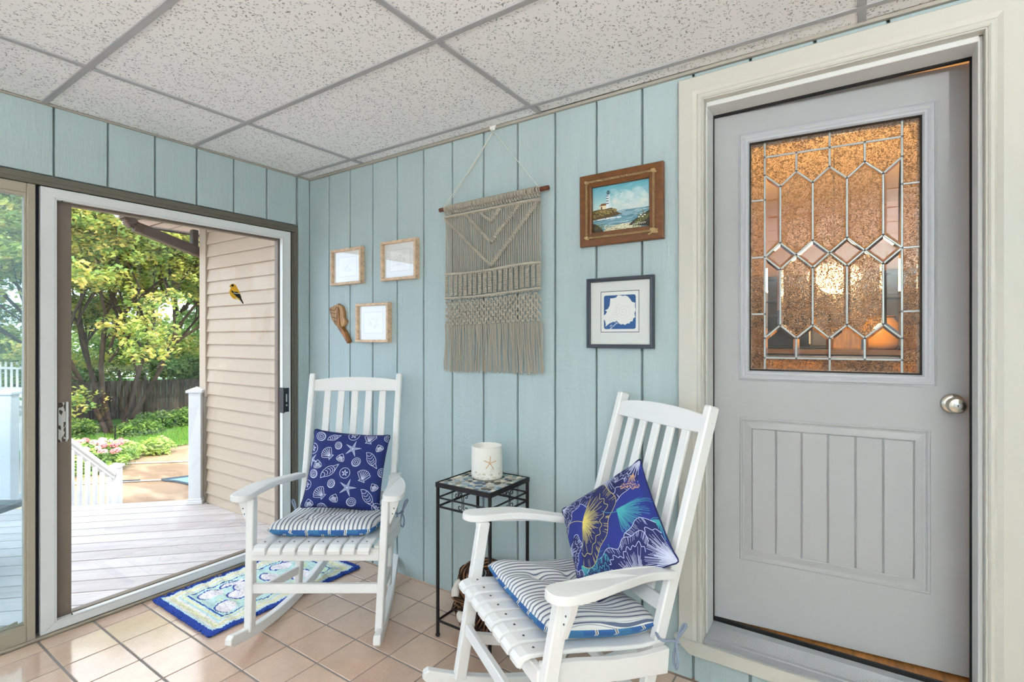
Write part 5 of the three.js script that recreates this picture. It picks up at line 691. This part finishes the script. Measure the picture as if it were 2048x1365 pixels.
{
  const o = struct('house_eave', 'beige roof eave with vented soffit and gutter above the siding', 'roof eave');
  const soff = phy('#dcc9bb', 0.6, { bumpMap: vinylBump, bumpScale: 0.001 });
  for (let k = 0; k < 9; k++) piece('soffit_panel', cbox(0.40, 0.014, 0.30, 0.003), soff, o, -1.70, 2.257, 0.20 - k * 0.305);
  for (let k = 0; k < 6; k++) piece('soffit_panel', cbox(0.225, 0.014, 0.395, 0.003), soff, o, -1.385 + k * 0.228, 2.257, 0.152);
  obj('soffit_seam', [bx(-1.90, -1.50, 2.246, 2.251, 0.040, 0.052), bx(-1.515, -1.495, 2.240, 2.251, -2.4, 0.35), bx(-1.90, -0.13, 2.240, 2.262, 0.345, 0.362)], M.vinylTrim, o);
  obj('soffit_vent', bx(-1.88, -1.53, 2.2475, 2.2495, 0.185, 0.195, 0), M.spout, o);
  obj('roof_slab', [bx(-1.93, -0.13, 2.268, 2.46, -2.4, 0.37), bx(-1.93, -1.90, 2.238, 2.40, -2.4, 0.37)], M.pvc, o);
  obj('eave_shadow_strip', bx(-1.915, -1.895, 2.228, 2.240, -2.4, 0.37), M.spout, o);  // dark strip that stands in for the shadow line under the eave
  obj('gutter', [extr([[0, 0], [0.07, 0], [0.11, 0.05], [0.11, 0.11], [0.095, 0.11], [0.095, 0.055], [0.06, 0.015], [0.015, 0.015], [0.015, 0.11], [0, 0.11]].map(([x, y]) => [0.37 + x, 2.265 + y]), 1.70).rotateY(-Math.PI / 2).translate(-0.14, 0, 0)], M.pvc, o);
  const dsp = thing('downspout', 'brown corrugated downspout slanting from the gutter back to the corner', 'downspout');
  const A = [V(-1.665, 2.285, 0.43), V(-1.668, 2.238, 0.425), V(-1.660, 2.185, 0.385), V(-1.606, 2.03, -0.095), V(-1.606, 1.95, -0.165), V(-1.606, -0.95, -0.175)];
  const run = obj('spout', A.slice(0, -1).map((p, k) => bar(p, A[k + 1], 0.085, 0.075, V(1, 0, 0.15), 0.008)), M.spout, dsp), ribs = [];
  for (let k = 0; k < 9; k++) { const f = k / 8, p = f < 0.5 ? A[0].clone().lerp(A[1], f * 2) : A[1].clone().lerp(A[2], f * 2 - 1); ribs.push(cbox(0.093, 0.006, 0.083, 0.002).clone().translate(p.x, p.y, p.z)); }
  const fl = []; for (const q of [-0.022, 0, 0.022]) { const side = V(1, 0, 0.15).multiplyScalar(q * 1.2); fl.push(bar(A[2].clone().add(side).add(V(0, -0.036, -0.012)), A[3].clone().add(side).add(V(0, -0.036, -0.012)), 0.010, 0.006, V(1, 0, 0.15), 0.002)); }
  obj('elbow_ribs', ribs, M.spout, run); obj('flutes', fl, M.spout, run);
  obj('wall_strap', bar(V(-1.62, 2.225, -0.03), V(-1.62, 2.07, -0.03), 0.05, 0.05, V(1, 0, 0), 0.006), M.spout, dsp);
}
{
  const g = struct('patio', 'tan stained concrete pool patio below the deck', 'patio');
  obj('concrete', uvBox(bx(-24, 8, GY - 0.2, GY, -24, 14, 0)), std('#d2bda7', 0.85, { map: patioTone }), g);
  const l = struct('lawn', 'green grass strip beyond the patio', 'lawn'), outline = [[-30, 9.9], [-9.4, 9.9], [-8.4, 10.1], [-7.7, 10.5], [-7.2, 11.5], [-6.0, 13.0], [-3, 14], [4, 15], [4, 30], [-30, 30]], sh = new THREE.Shape(outline.map(([a, b]) => new THREE.Vector2(a, b)));
  const lg = clean(new THREE.ShapeGeometry(sh)), p = lg.attributes.position; for (let i = 0; i < p.count; i++) { const q = yd(p.getX(i), p.getY(i), GY + 0.03); p.setXYZ(i, q.x, q.y, q.z); } lg.computeVertexNormals(); obj('turf', uvBox(lg), std('#8fb84f', 0.95, { map: grassTone }), l);
  const bl = new THREE.BufferGeometry(); bl.setAttribute('position', new THREE.Float32BufferAttribute([-0.006, 0, 0, 0.006, 0, 0, 0.012, 0.055, 0.006], 3)); bl.computeVertexNormals(); bl.setAttribute('uv', new THREE.Float32BufferAttribute([0, 0, 1, 0, 1, 1], 2));
  const R = rng(61), N = 26000, im = new THREE.InstancedMesh(bl, std('#ffffff', 0.8, { side: THREE.DoubleSide }), N), m4 = new THREE.Matrix4(), q = new THREE.Quaternion(), c = new THREE.Color(); im.name = 'grass_blades';
  for (let k = 0; k < N; k++) { const a = -10.5 + R() * 5.5, b = 10.2 + R() * 4.0, lo = a < -7.7 ? 10.3 : 10.5 + (a + 7.7) * 1.45; if (b < lo) { k--; continue; } q.setFromEuler(new THREE.Euler((R() - 0.5) * 0.5, R() * 6.3, 0)); m4.compose(yd(a, b, GY + 0.03), q, V(1.3, 0.7 + R() * 0.9, 1.3)); im.setMatrixAt(k, m4); im.setColorAt(k, c.setRGB(0.10 + R() * 0.13, 0.26 + R() * 0.16, 0.03 + R() * 0.04)); }
  im.userData.kind = 'stuff'; l.add(shade(im));
}
{ // scalloped safety cover with straps
  const o = thing('pool_cover', 'light blue scalloped pool cover with straps on the patio', 'pool cover'), y = GY + 0.012;
  const tip = [[-5.82, 8.55], [-5.25, 10.0], [-4.2, 10.9], [-2.8, 11.0], [-2.0, 9.6], [-2.2, 7.6], [-3.1, 6.8], [-4.4, 6.9]], sh = new THREE.Shape(), edge = []; sh.moveTo(...tip[0]);
  for (let k = 0; k < tip.length; k++) { const a = tip[k], b = tip[(k + 1) % tip.length], mx = (a[0] + b[0]) / 2, my = (a[1] + b[1]) / 2, cx = lerp(mx, -3.8, 0.42), cy = lerp(my, 8.9, 0.42); sh.quadraticCurveTo(cx, cy, ...b); for (let q = 0; q < 10; q++) { const f = q / 10; edge.push(yd((1 - f) ** 2 * a[0] + 2 * f * (1 - f) * cx + f * f * b[0], (1 - f) ** 2 * a[1] + 2 * f * (1 - f) * cy + f * f * b[1], y + 0.004)); } }
  const g = clean(new THREE.ShapeGeometry(sh, 10)), p = g.attributes.position; for (let i = 0; i < p.count; i++) { const q = yd(p.getX(i), p.getY(i), y); p.setXYZ(i, q.x, q.y, q.z); } g.computeVertexNormals(); obj('cover', uvBox(g), std('#7fb0cd', 0.6, { bumpMap: clothBump, bumpScale: 0.001 }), o);
  obj('edge_binding', tube(edge, 0.022, 160, 5, true), std('#3b4650', 0.7), o);
  for (const [a, b] of [[[-5.82, 8.55], [-7.6, 8.2]], [[-5.25, 10.0], [-7.3, 9.65]], [[-4.4, 6.9], [-5.9, 7.15]]]) { const A = yd(...a, y + 0.006), B = yd(...b, y + 0.006); obj('strap', bar(A, B, 0.05, 0.006, V(-(B.z - A.z), 0, B.x - A.x), 0.001), std('#e8e4da', 0.8), o); obj('strap_spring', tube([A.clone().lerp(B, 0.18), A.clone().lerp(B, 0.34)], 0.022, 8, 6), std('#2c3035', 0.6), o); }
}
{ // board fence
  const o = thing('board_fence', 'dark weathered wooden board fence behind the trees', 'fence'), mats = [0, 1, 2].map((i) => std(['#8d7c6d', '#988674', '#806f61'][i], 0.9, { map: barkTone })), A = yd(-15.2, 13.0), B = yd(-5.6, 18.0), L = A.distanceTo(B), n = Math.floor(L / 0.15), ang = Math.atan2(-(B.z - A.z), B.x - A.x);
  for (let k = 0; k < n; k++) { const p = A.clone().lerp(B, (k + 0.5) / n); piece('fence_board', cbox(0.142, 1.12 + (k % 3) * 0.004, 0.02, 0.003, (k % 4) * 0.2), mats[k % 3], o, p.x, GY + 0.56, p.z, ang); }
  for (const y of [0.25, 0.62, 1.0]) { const a = A.clone().setY(GY + y), b = B.clone().setY(GY + y), off = V(-(b.z - a.z), 0, b.x - a.x).normalize().multiplyScalar(-0.035); obj('fence_rail', bar(a.add(off), b.add(off), 0.06, 0.035, V(0, 1, 0)), mats[2], o); }
}
{ // white fence far left
  const o = thing('picket_fence', 'white picket topped fence in the distance behind the fixed glass panel', 'fence'), A = yd(-14.5, 11.2), B = yd(-9.9, 10.6), n = 34, ang = Math.atan2(-(B.z - A.z), B.x - A.x);
  for (let k = 0; k < n; k++) { const p = A.clone().lerp(B, (k + 0.5) / n); piece('picket', cbox(0.05, 0.62, 0.02, 0.003), M.pvc, o, p.x, 0.52, p.z, ang); }
  const q = A.clone().lerp(B, 0.5); piece('fence_panel', cbox(A.distanceTo(B), 1.25, 0.04, 0.004), M.pvc, o, q.x, GY + 0.63, q.z, ang); piece('fence_rail', cbox(A.distanceTo(B), 0.09, 0.07, 0.006), M.pvc, o, q.x, 0.26, q.z, ang); piece('fence_rail', cbox(A.distanceTo(B), 0.05, 0.04, 0.004), M.pvc, o, q.x, 0.70, q.z, ang);
}
// ---- plants
const leafGeo = (() => { const R = rng(90), tr = []; for (let k = 0; k < 9; k++) { const m = new THREE.Matrix4().makeRotationFromEuler(new THREE.Euler(R() * 2 - 1, R() * 6.3, R() * 2 - 1)).setPosition((R() - 0.5) * 0.9, (R() - 0.5) * 0.7, (R() - 0.5) * 0.9), P = [[0, 0, 0], [0.16, 0.05, 0.2], [0, -0.02, 0.46], [-0.16, 0.05, 0.2]].map((q) => V(...q).applyMatrix4(m).toArray()); tr.push([P[0], P[1], P[2]], [P[0], P[2], P[3]]); } return fromTris(tr); })();
const leafMat = phy('#ffffff', 0.75, { transmission: 0.42, side: THREE.DoubleSide });
function foliage(parent, blobs, n, size, cols, seed) {                    // blobs: [center, rx, ry, rz]
  const R = rng(seed), im = new THREE.InstancedMesh(leafGeo, leafMat, n), m4 = new THREE.Matrix4(), q = new THREE.Quaternion(), c = new THREE.Color(), w = blobs.map((b) => b[1] * b[2]), tot = w.reduce((a, b) => a + b, 0); im.name = 'foliage'; im.userData.kind = 'stuff';
  for (let k = 0; k < n; k++) { let r = R() * tot, i = 0; while (r > w[i] && i < w.length - 1) r -= w[i++]; const b = blobs[i], d = V(R() * 2 - 1, R() * 2 - 1, R() * 2 - 1).normalize().multiplyScalar(Math.pow(R(), 0.45)), s = size * (0.7 + R() * 0.7), col = cols[Math.floor(Math.pow(R(), b[4] ?? 1) * cols.length)];
    q.setFromEuler(new THREE.Euler(R() - 0.5, R() * 6.3, R() - 0.5)); m4.compose(V(b[0].x + d.x * b[1], b[0].y + d.y * b[2], b[0].z + d.z * (b[3] ?? b[1])), q, V(s, s, s)); im.setMatrixAt(k, m4); const j = 0.8 + R() * 0.4; im.setColorAt(k, c.set(col).multiplyScalar(j)); }
  parent.add(shade(im)); return im;
}
function tree(label, lat, dep, h, rad, stems, n, leaf, cols, seed, skirt = h * 0.2, crown = h * 0.45, y0 = GY) {
  const base = yd(lat, dep, y0), o = thing('tree', label, 'tree', base.toArray()), R = rng(seed), trunk = [], twigs = [], ends = [];
  const grow = (p, dir, len, r, lev) => { const mid = p.clone().addScaledVector(dir, len * 0.5).add(V((R() - 0.5) * len * 0.14, 0, (R() - 0.5) * len * 0.14)), e = p.clone().addScaledVector(dir, len); (lev < 1 ? trunk : twigs).push(tube([p, mid, e], r, 5, lev < 2 ? 7 : 5)); if (lev >= 2) ends.push(e); if (lev < 3) { const nb = lev === 0 ? 4 : 3; for (let k = 0; k < nb; k++) { const a = R() * 6.283, sp = 0.45 + R() * 0.5; grow(k ? p.clone().lerp(e, 0.45 + R() * 0.5) : e, dir.clone().add(V(Math.cos(a) * sp, 0.12 + R() * 0.2, Math.sin(a) * sp)).normalize(), len * (0.52 + R() * 0.22), r * 0.58, lev + 1); } } };
  for (let k = 0; k < stems; k++) { const a = k / stems * 6.283 + R(), sp = stems > 1 ? 0.28 + R() * 0.2 : 0.05; grow(V(Math.cos(a) * 0.12 * (stems > 1), -0.03, Math.sin(a) * 0.12 * (stems > 1)), V(Math.cos(a) * sp, 1, Math.sin(a) * sp).normalize(), h * 0.42, rad, 0); }
  obj('trunk', trunk, std('#6b5a4a', 0.9, { map: barkTone }), o); obj('branches', twigs, std('#67584a', 0.9, { map: barkTone }), o);
  const blobs = ends.map((e) => [e, h * 0.085, h * 0.055, h * 0.085, 0.7 + R() * 0.9]);
  for (let k = 0; k < 46; k++) { const a = R() * 6.283, f = Math.sqrt(0.25 + 0.75 * R()), yy = skirt + (h * 0.86 - skirt) * R(), wd = crown * Math.sqrt(Math.max(0.15, 1 - ((yy - skirt * 1.6 - h * 0.2) / (h * 0.75)) ** 2)); blobs.push([V(Math.cos(a) * f * wd, yy, Math.sin(a) * f * wd), h * 0.085, h * 0.04, h * 0.085, 0.6 + R()]); }
  foliage(o, blobs, n, leaf, cols, seed + 1); return o;
}
const GREENS = ['#b7c450', '#cbc75a', '#97b048', '#7fa046', '#d6c765', '#6f9440', '#c1cd66'], DARK = ['#6f9848', '#80ab54', '#5c8644', '#98b860', '#8ab058'], COOL = ['#6f9a6a', '#86a878', '#5c8660', '#9ab890', '#78a078'];
tree('broad multi-stemmed tree with yellow green leaves in front of the fence', -9.75, 12.6, 7.4, 0.052, 5, 17000, 0.20, GREENS, 201, 0.95, 3.3);
tree('darker green tree behind the siding corner', -9.6, 19.5, 9.0, 0.09, 3, 9000, 0.27, DARK, 305, 1.2, 3.0);
tree('tall thin leaved tree seen through the fixed glass panel', -19.5, 14.6, 9.5, 0.10, 3, 4200, 0.32, COOL, 411, 1.6, 2.6);
tree('pale green tree far behind the yellow green tree', -17.0, 24.0, 10, 0.13, 3, 5200, 0.38, ['#9fbb62', '#b4c873', '#8aa857', '#7b9c52'], 522, 1.2, 4.0);
tree('green tree out of the picture beyond the deck railing', -19, 8.0, 8, 0.12, 3, 4200, 0.34, GREENS, 644, 1.4, 2.6);
[[-11.9, 12.3, 0.55], [-11.1, 12.6, 0.5], [-10.5, 12.4, 0.45], [-9.0, 12.4, 0.45], [-9.2, 13.3, 0.55], [-8.7, 13.9, 0.6], [-8.2, 14.4, 0.6], [-12.6, 11.7, 0.6]].forEach(([a, b, r], i) => {
  const p = yd(a, b, GY), o = thing('shrub', ['low green shrub nearest the stair railing', 'low shrub left of the tree trunk', 'leafy shrub against the tree trunk', 'dense low shrub just right of the tree trunk', 'low shrub second right of the tree trunk', 'bright low shrub third right of the tree trunk', 'low shrub beside the siding edge, farthest along the fence', 'leafy shrub behind the stair railing'][i], 'shrub', p.toArray(), 0, 'low shrubs along the fence');
  foliage(o, [[V(0, r * 0.35, 0), r * 1.1, r * 0.5, r * 1.1]], 420, 0.13, ['#6f9c3c', '#8bb24a', '#5a8434', '#9dbb5a', '#7a9a5a'], 700 + i); obj('stems', [0, 1, 2, 3, 4].map((k) => tube([V(0, -0.02, 0), V(Math.cos(k * 1.26) * r * 0.4, r * 0.3, Math.sin(k * 1.26) * r * 0.4), V(Math.cos(k * 1.26) * r * 0.7, r * 0.6, Math.sin(k * 1.26) * r * 0.7)], 0.008, 5, 4)), std('#5a4a36', 0.9), o);
});
{ const o = thing('hedge', 'tall loose green hedge growing along behind the board fence', 'hedge', yd(-11, 18.6, GY).toArray()), bl = []; const R = rng(77); for (let k = 0; k < 26; k++) { const q = yd(-19 + k * 0.62, 16.2 + k * 0.12 + R() * 0.6, GY + 0.7 + R() * 1.7).sub(o.position); bl.push([q, 0.9, 0.75, 0.8, 0.8 + R()]); } foliage(o, bl, 5200, 0.30, ['#8fb052', '#a9c262', '#759a48', '#6a9046', '#b9c765'], 778); obj('stems', [...Array(12)].map((_, k) => { const q = yd(-18.5 + k * 1.3, 16.4 + k * 0.25, GY).sub(o.position); return tube([q, q.clone().add(V(0.1, 1, 0)), q.clone().add(V(0, 2, 0.1))], 0.04, 6, 5); }), std('#5d4d3c', 0.9), o); }
{
  const p = yd(-7.72, 9.25, GY), o = thing('hydrangea_bush', 'pink flowering hydrangea bush behind the stair railing', 'flowering bush', p.toArray()), R = rng(808);
  foliage(o, [[V(0, 0.22, 0), 0.85, 0.26, 0.7]], 700, 0.15, ['#8fb84c', '#a6c65c', '#6f9c3c', '#bcd078'], 809);
  const g = (() => { const l = []; for (let k = 0; k < 26; k++) { const d = V(R() - 0.5, R() - 0.3, R() - 0.5).normalize(); l.push(ball(d.x * 0.065, d.y * 0.05, d.z * 0.065, 0.026, 0.02, 0.026, 0)); } return mergeGeometries(l); })(), pm = ['#d58f8c', '#dfaaa2', '#c97f7e', '#e2bcae'].map((c) => std(c, 0.8));
  for (let k = 0; k < 80; k++) { const a = R() * 6.283, r = Math.sqrt(R()) * 0.8, m = piece('bloom', g, pm[k % 4], o, Math.cos(a) * r, 0.30 + 0.16 * (1 - r * r) + R() * 0.05, Math.sin(a) * r * 0.85, R() * 6); m.scale.setScalar(0.5 + R() * 0.35); }
  obj('stems', [...Array(9)].map((_, k) => tube([V(0, -0.02, 0), V(Math.cos(k * 0.7) * 0.3, 0.16, Math.sin(k * 0.7) * 0.3), V(Math.cos(k * 0.7) * 0.55, 0.30, Math.sin(k * 0.7) * 0.5)], 0.007, 6, 4)), std('#5d6b38', 0.9), o);
}
[[-7.55, 10.0, 0.26], [-7.25, 10.5, 0.24]].forEach(([a, b, r], i) => { const o = thing('hosta_plant', ['pale lime green leafy plant beside the pink hydrangea', 'pale lime green leafy plant at the lawn edge'][i], 'plant', yd(a, b, GY).toArray()); foliage(o, [[V(0, 0.16, 0), r, 0.15, r]], 160, 0.15, ['#b6cf66', '#a5c455', '#c9dd86'], 900 + i); });
[[-10.15, 13.9, 0.3], [-8.85, 15.1, 0.42]].forEach(([a, b, r], i) => { const o = thing('garden_rock', ['grey boulder lying in the lawn edge planting', 'grey boulder by the fence near the siding edge'][i], 'rock', yd(a, b, GY).toArray()); const g = new THREE.IcosahedronGeometry(r, 3), p = g.attributes.position; for (let k = 0; k < p.count; k++) { const n = 0.8 + 0.35 * vn(p.getX(k) * 5 + 40, p.getZ(k) * 5 + p.getY(k) * 4 + 40, 99, 99, i); p.setXYZ(k, p.getX(k) * n * 1.2, p.getY(k) * n * 0.6 + r * 0.35, p.getZ(k) * n); } g.computeVertexNormals(); obj('stone', clean(g), std('#9a948b', 0.9, { bumpMap: fineBump, bumpScale: 0.01 }), o); });
{ const o = thing('garden_stake', 'thin dark garden stake standing in the flower bed', 'stake', yd(-7.95, 10.3, GY).toArray()); obj('rod', tube([V(0, 0, 0), V(0, 0.3, 0), V(0.01, 0.6, 0)], 0.012, 6, 5), M.black, o); obj('tip', ball(0.01, 0.61, 0, 0.02), M.black, o); }
{
  const o = thing('patio_table', 'low dark metal patio table, its corner seen through the fixed glass panel', 'table', [-1.325, DK - 0.0, 1.577], 0.593);
  obj('table_top', [bx(-0.40, 0.40, 0.345, 0.375, -0.30, 0.30, 0.006)], phy('#2a2624', 0.5), o); obj('glass_inset', bx(-0.36, 0.36, 0.3745, 0.3775, -0.26, 0.26, 0.001), std('#3a3f42', 0.6), o);
  for (const s of [-1, 1]) for (const t of [-1, 1]) obj('leg', bar(V(s * 0.24, 0, t * 0.20), V(s * 0.24, 0.346, t * 0.20), 0.022, 0.022), M.black, o);
}
// ================================================================ THE LIT KITCHEN BEHIND THE DOOR
{
  const o = struct('kitchen_shell', 'warm tan painted kitchen seen through the entry door glass', 'room'), tan = std('#c69c5c', 0.8, { bumpMap: fineBump, bumpScale: 0.0005 }), X0 = 1.2, X1 = 5.2, Z0 = -4.0;
  obj('kitchen_wall', [bx(X0 - 0.1, X1 + 0.1, 0, 2.7, Z0 - 0.1, Z0, 0), bx(X0 - 0.1, X0, 0, 2.7, Z0, -0.121, 0), bx(X1, X1 + 0.1, 0, 2.7, Z0, -0.121, 0)], tan, o);
  obj('kitchen_ceiling', bx(X0 - 0.1, X1 + 0.1, 2.62, 2.72, Z0 - 0.1, -0.121, 0), std('#ecd6b0', 0.85), o); obj('kitchen_floor', bx(X0 - 0.1, X1 + 0.1, 0.09, 0.169, Z0 - 0.1, -0.121, 0), std('#7a4b26', 0.4, { map: woodTone }), o);
  obj('wainscot', [bx(X0, X1, 0.169, 1.62, Z0, Z0 + 0.02, 0), bx(X0, X0 + 0.02, 0.169, 1.62, Z0, -0.14, 0), bx(X1 - 0.02, X1, 0.169, 1.62, Z0, -0.14, 0)], std('#3a2414', 0.4, { map: woodTone }), o);
  obj('inner_wall_face', [bx(X0, DX0 - 0.002, 0.169, 2.62, -0.135, -0.121, 0), bx(DX1 + 0.002, X1, 0.169, 2.62, -0.135, -0.121, 0), bx(DX0 - 0.002, DX1 + 0.002, DY1 + 0.002, 2.62, -0.135, -0.121, 0)], tan, o);
  const c = thing('kitchen_hutch', 'golden wooden cabinet inside the kitchen behind the door glass', 'cabinet', [2.95, 0.17, -3.2]); const oakM = std('#2c190d', 0.4, { map: woodTone }), gold = std('#d9a23e', 0.35, { map: woodTone });
  obj('carcass', bx(-1.15, 1.15, 0.0, 1.02, -0.3, 0.28), oakM, c); obj('counter', bx(-1.18, 1.18, 1.02, 1.06, -0.32, 0.32), std('#5b4630', 0.3), c);
  for (let k = 0; k < 5; k++) { const d = obj('cabinet_door', bx(-1.10 + k * 0.445, -0.68 + k * 0.445, 0.08, 0.96, 0.28, 0.302, 0.004), k % 2 ? gold : oakM, c); obj('handle', bx(-0.73 + k * 0.445, -0.715 + k * 0.445, 0.7, 0.84, 0.302, 0.318), M.came, d); }
  obj('backsplash', bx(-1.15, 1.15, 1.06, 1.26, -0.30, -0.27), gold, c);
  obj('upper_case', [bx(-1.15, 1.15, 1.26, 1.74, -0.40, -0.36), bx(-1.17, -1.13, 1.26, 1.74, -0.36, -0.20), bx(1.13, 1.17, 1.26, 1.74, -0.36, -0.20)], oakM, c);
  for (const y of [1.26, 1.5, 1.71]) obj('shelf', bx(-1.13, 1.13, y, y + 0.03, -0.36, -0.20), oakM, c);
  const v = thing('microwave_oven', 'black microwave oven standing on the kitchen cabinet', 'oven', [2.50, 1.232, -3.2]); obj('body', bx(-0.26, 0.26, 0.0, 0.30, -0.18, 0.18, 0.008), M.black, v); obj('oven_door', bx(-0.24, 0.12, 0.02, 0.28, 0.18, 0.195, 0.004), phy('#060607', 0.1), v); obj('keypad', bx(0.14, 0.24, 0.03, 0.27, 0.18, 0.188, 0.002), std('#3a3a3e', 0.5), v); obj('door_handle', bx(0.115, 0.128, 0.04, 0.26, 0.195, 0.22, 0.004), M.came, v);
  const j = thing('storage_jar', 'glazed yellow jar on the kitchen cabinet', 'jar', [3.12, 1.232, -3.2]); obj('jar_body', lathe([[0, 0.001], [0.10, 0.001], [0.13, 0.06], [0.13, 0.2], [0.09, 0.25], [0.09, 0.26], [0, 0.26]], 28), phy('#dba52e', 0.25), j); obj('lid', lathe([[0, 0.31], [0.02, 0.305], [0.02, 0.28], [0.095, 0.275], [0.1, 0.262], [0, 0.262]], 28), phy('#c48a22', 0.25), j);
  const ch = thing('wooden_chair', 'curved back wooden kitchen chair behind the door glass', 'chair', [2.15, 0.17, -1.9], 0.5), wd = std('#7d4d24', 0.4, { map: woodTone });
  obj('seat', bx(-0.21, 0.21, 0.44, 0.47, -0.2, 0.2, 0.01), wd, ch); for (const s of [-1, 1]) { obj('leg', bar(V(s * 0.18, 0, 0.17), V(s * 0.17, 0.44, 0.16), 0.03, 0.03), wd, ch); obj('leg', bar(V(s * 0.19, 0, -0.2), V(s * 0.17, 0.44, -0.17), 0.03, 0.03), wd, ch); obj('back_post', tube([V(s * 0.17, 0.46, -0.17), V(s * 0.19, 0.75, -0.22), V(s * 0.16, 1.05, -0.26)], 0.014, 10, 7), wd, ch); } obj('crest', tube([V(-0.16, 1.05, -0.26), V(0, 1.10, -0.28), V(0.16, 1.05, -0.26)], 0.02, 10, 7), wd, ch); for (let k = -2; k <= 2; k++) obj('spindle', tube([V(k * 0.06, 0.46, -0.17), V(k * 0.062, 1.07, -0.27)], 0.007, 4, 6), wd, ch);
  const l = thing('pendant_lamp', 'glowing round pendant lamp inside the kitchen', 'lamp', [2.83, 1.72, -2.0]);
  obj('globe', ball(0, 0.02, 0, 0.16, 0.085, 0.16, 3), std('#fff2d8', 0.5, { emissive: new THREE.Color('#ffdfb0'), emissiveIntensity: 2.4 }), l); obj('collar', lathe([[0, 0.13], [0.03, 0.13], [0.045, 0.10], [0.05, 0.092]], 20), M.chrome, l); obj('cord', tube([V(0, 0.12, 0), V(0, 0.45, 0), V(0, 0.90, 0)], 0.006, 6, 6), M.black, l);
  const pl = new THREE.PointLight(new THREE.Color('#ffce92'), 3.8); pl.castShadow = true; pl.shadow.radius = 5; pl.name = 'pendant_lamp_bulb'; pl.position.set(0, 0, 0); l.add(pl);
}
{ // unseen uplight behind the camera, added to fill the room with light
  const o = thing('added_fill_lamp', 'tall uplight floor lamp added in the corner behind the camera as fill light', 'lamp', [4.15, 0, 3.45]);
  obj('base', lathe([[0, 0.03], [0.03, 0.03], [0.04, 0.022], [0.13, 0.016], [0.14, 0.0005], [0, 0.0005]], 28), M.iron, o); obj('pole', tube([V(0, 0.02, 0), V(0, 0.9, 0), V(0, 1.66, 0)], 0.012, 6, 8), M.iron, o);
  obj('bowl', lathe([[0.012, 1.655], [0.07, 1.675], [0.13, 1.71], [0.165, 1.76], [0.160, 1.762], [0.125, 1.718], [0.06, 1.69], [0, 1.685]], 36), phy('#d8d6cf', 0.4), o);
  obj('bulb', ball(0, 1.735, 0, 0.035, 0.035, 0.035, 2), std('#fff6e6', 0.5, { emissive: new THREE.Color('#fdfbfb'), emissiveIntensity: 8 }), o);
  const l = new THREE.PointLight(new THREE.Color('#fdfbfb'), FILL_LAMP); l.position.set(0, 1.735, 0); l.castShadow = true; l.shadow.radius = 1.6; l.name = 'added_fill_bulb'; o.add(l);
}
renderer.render(scene, camera);
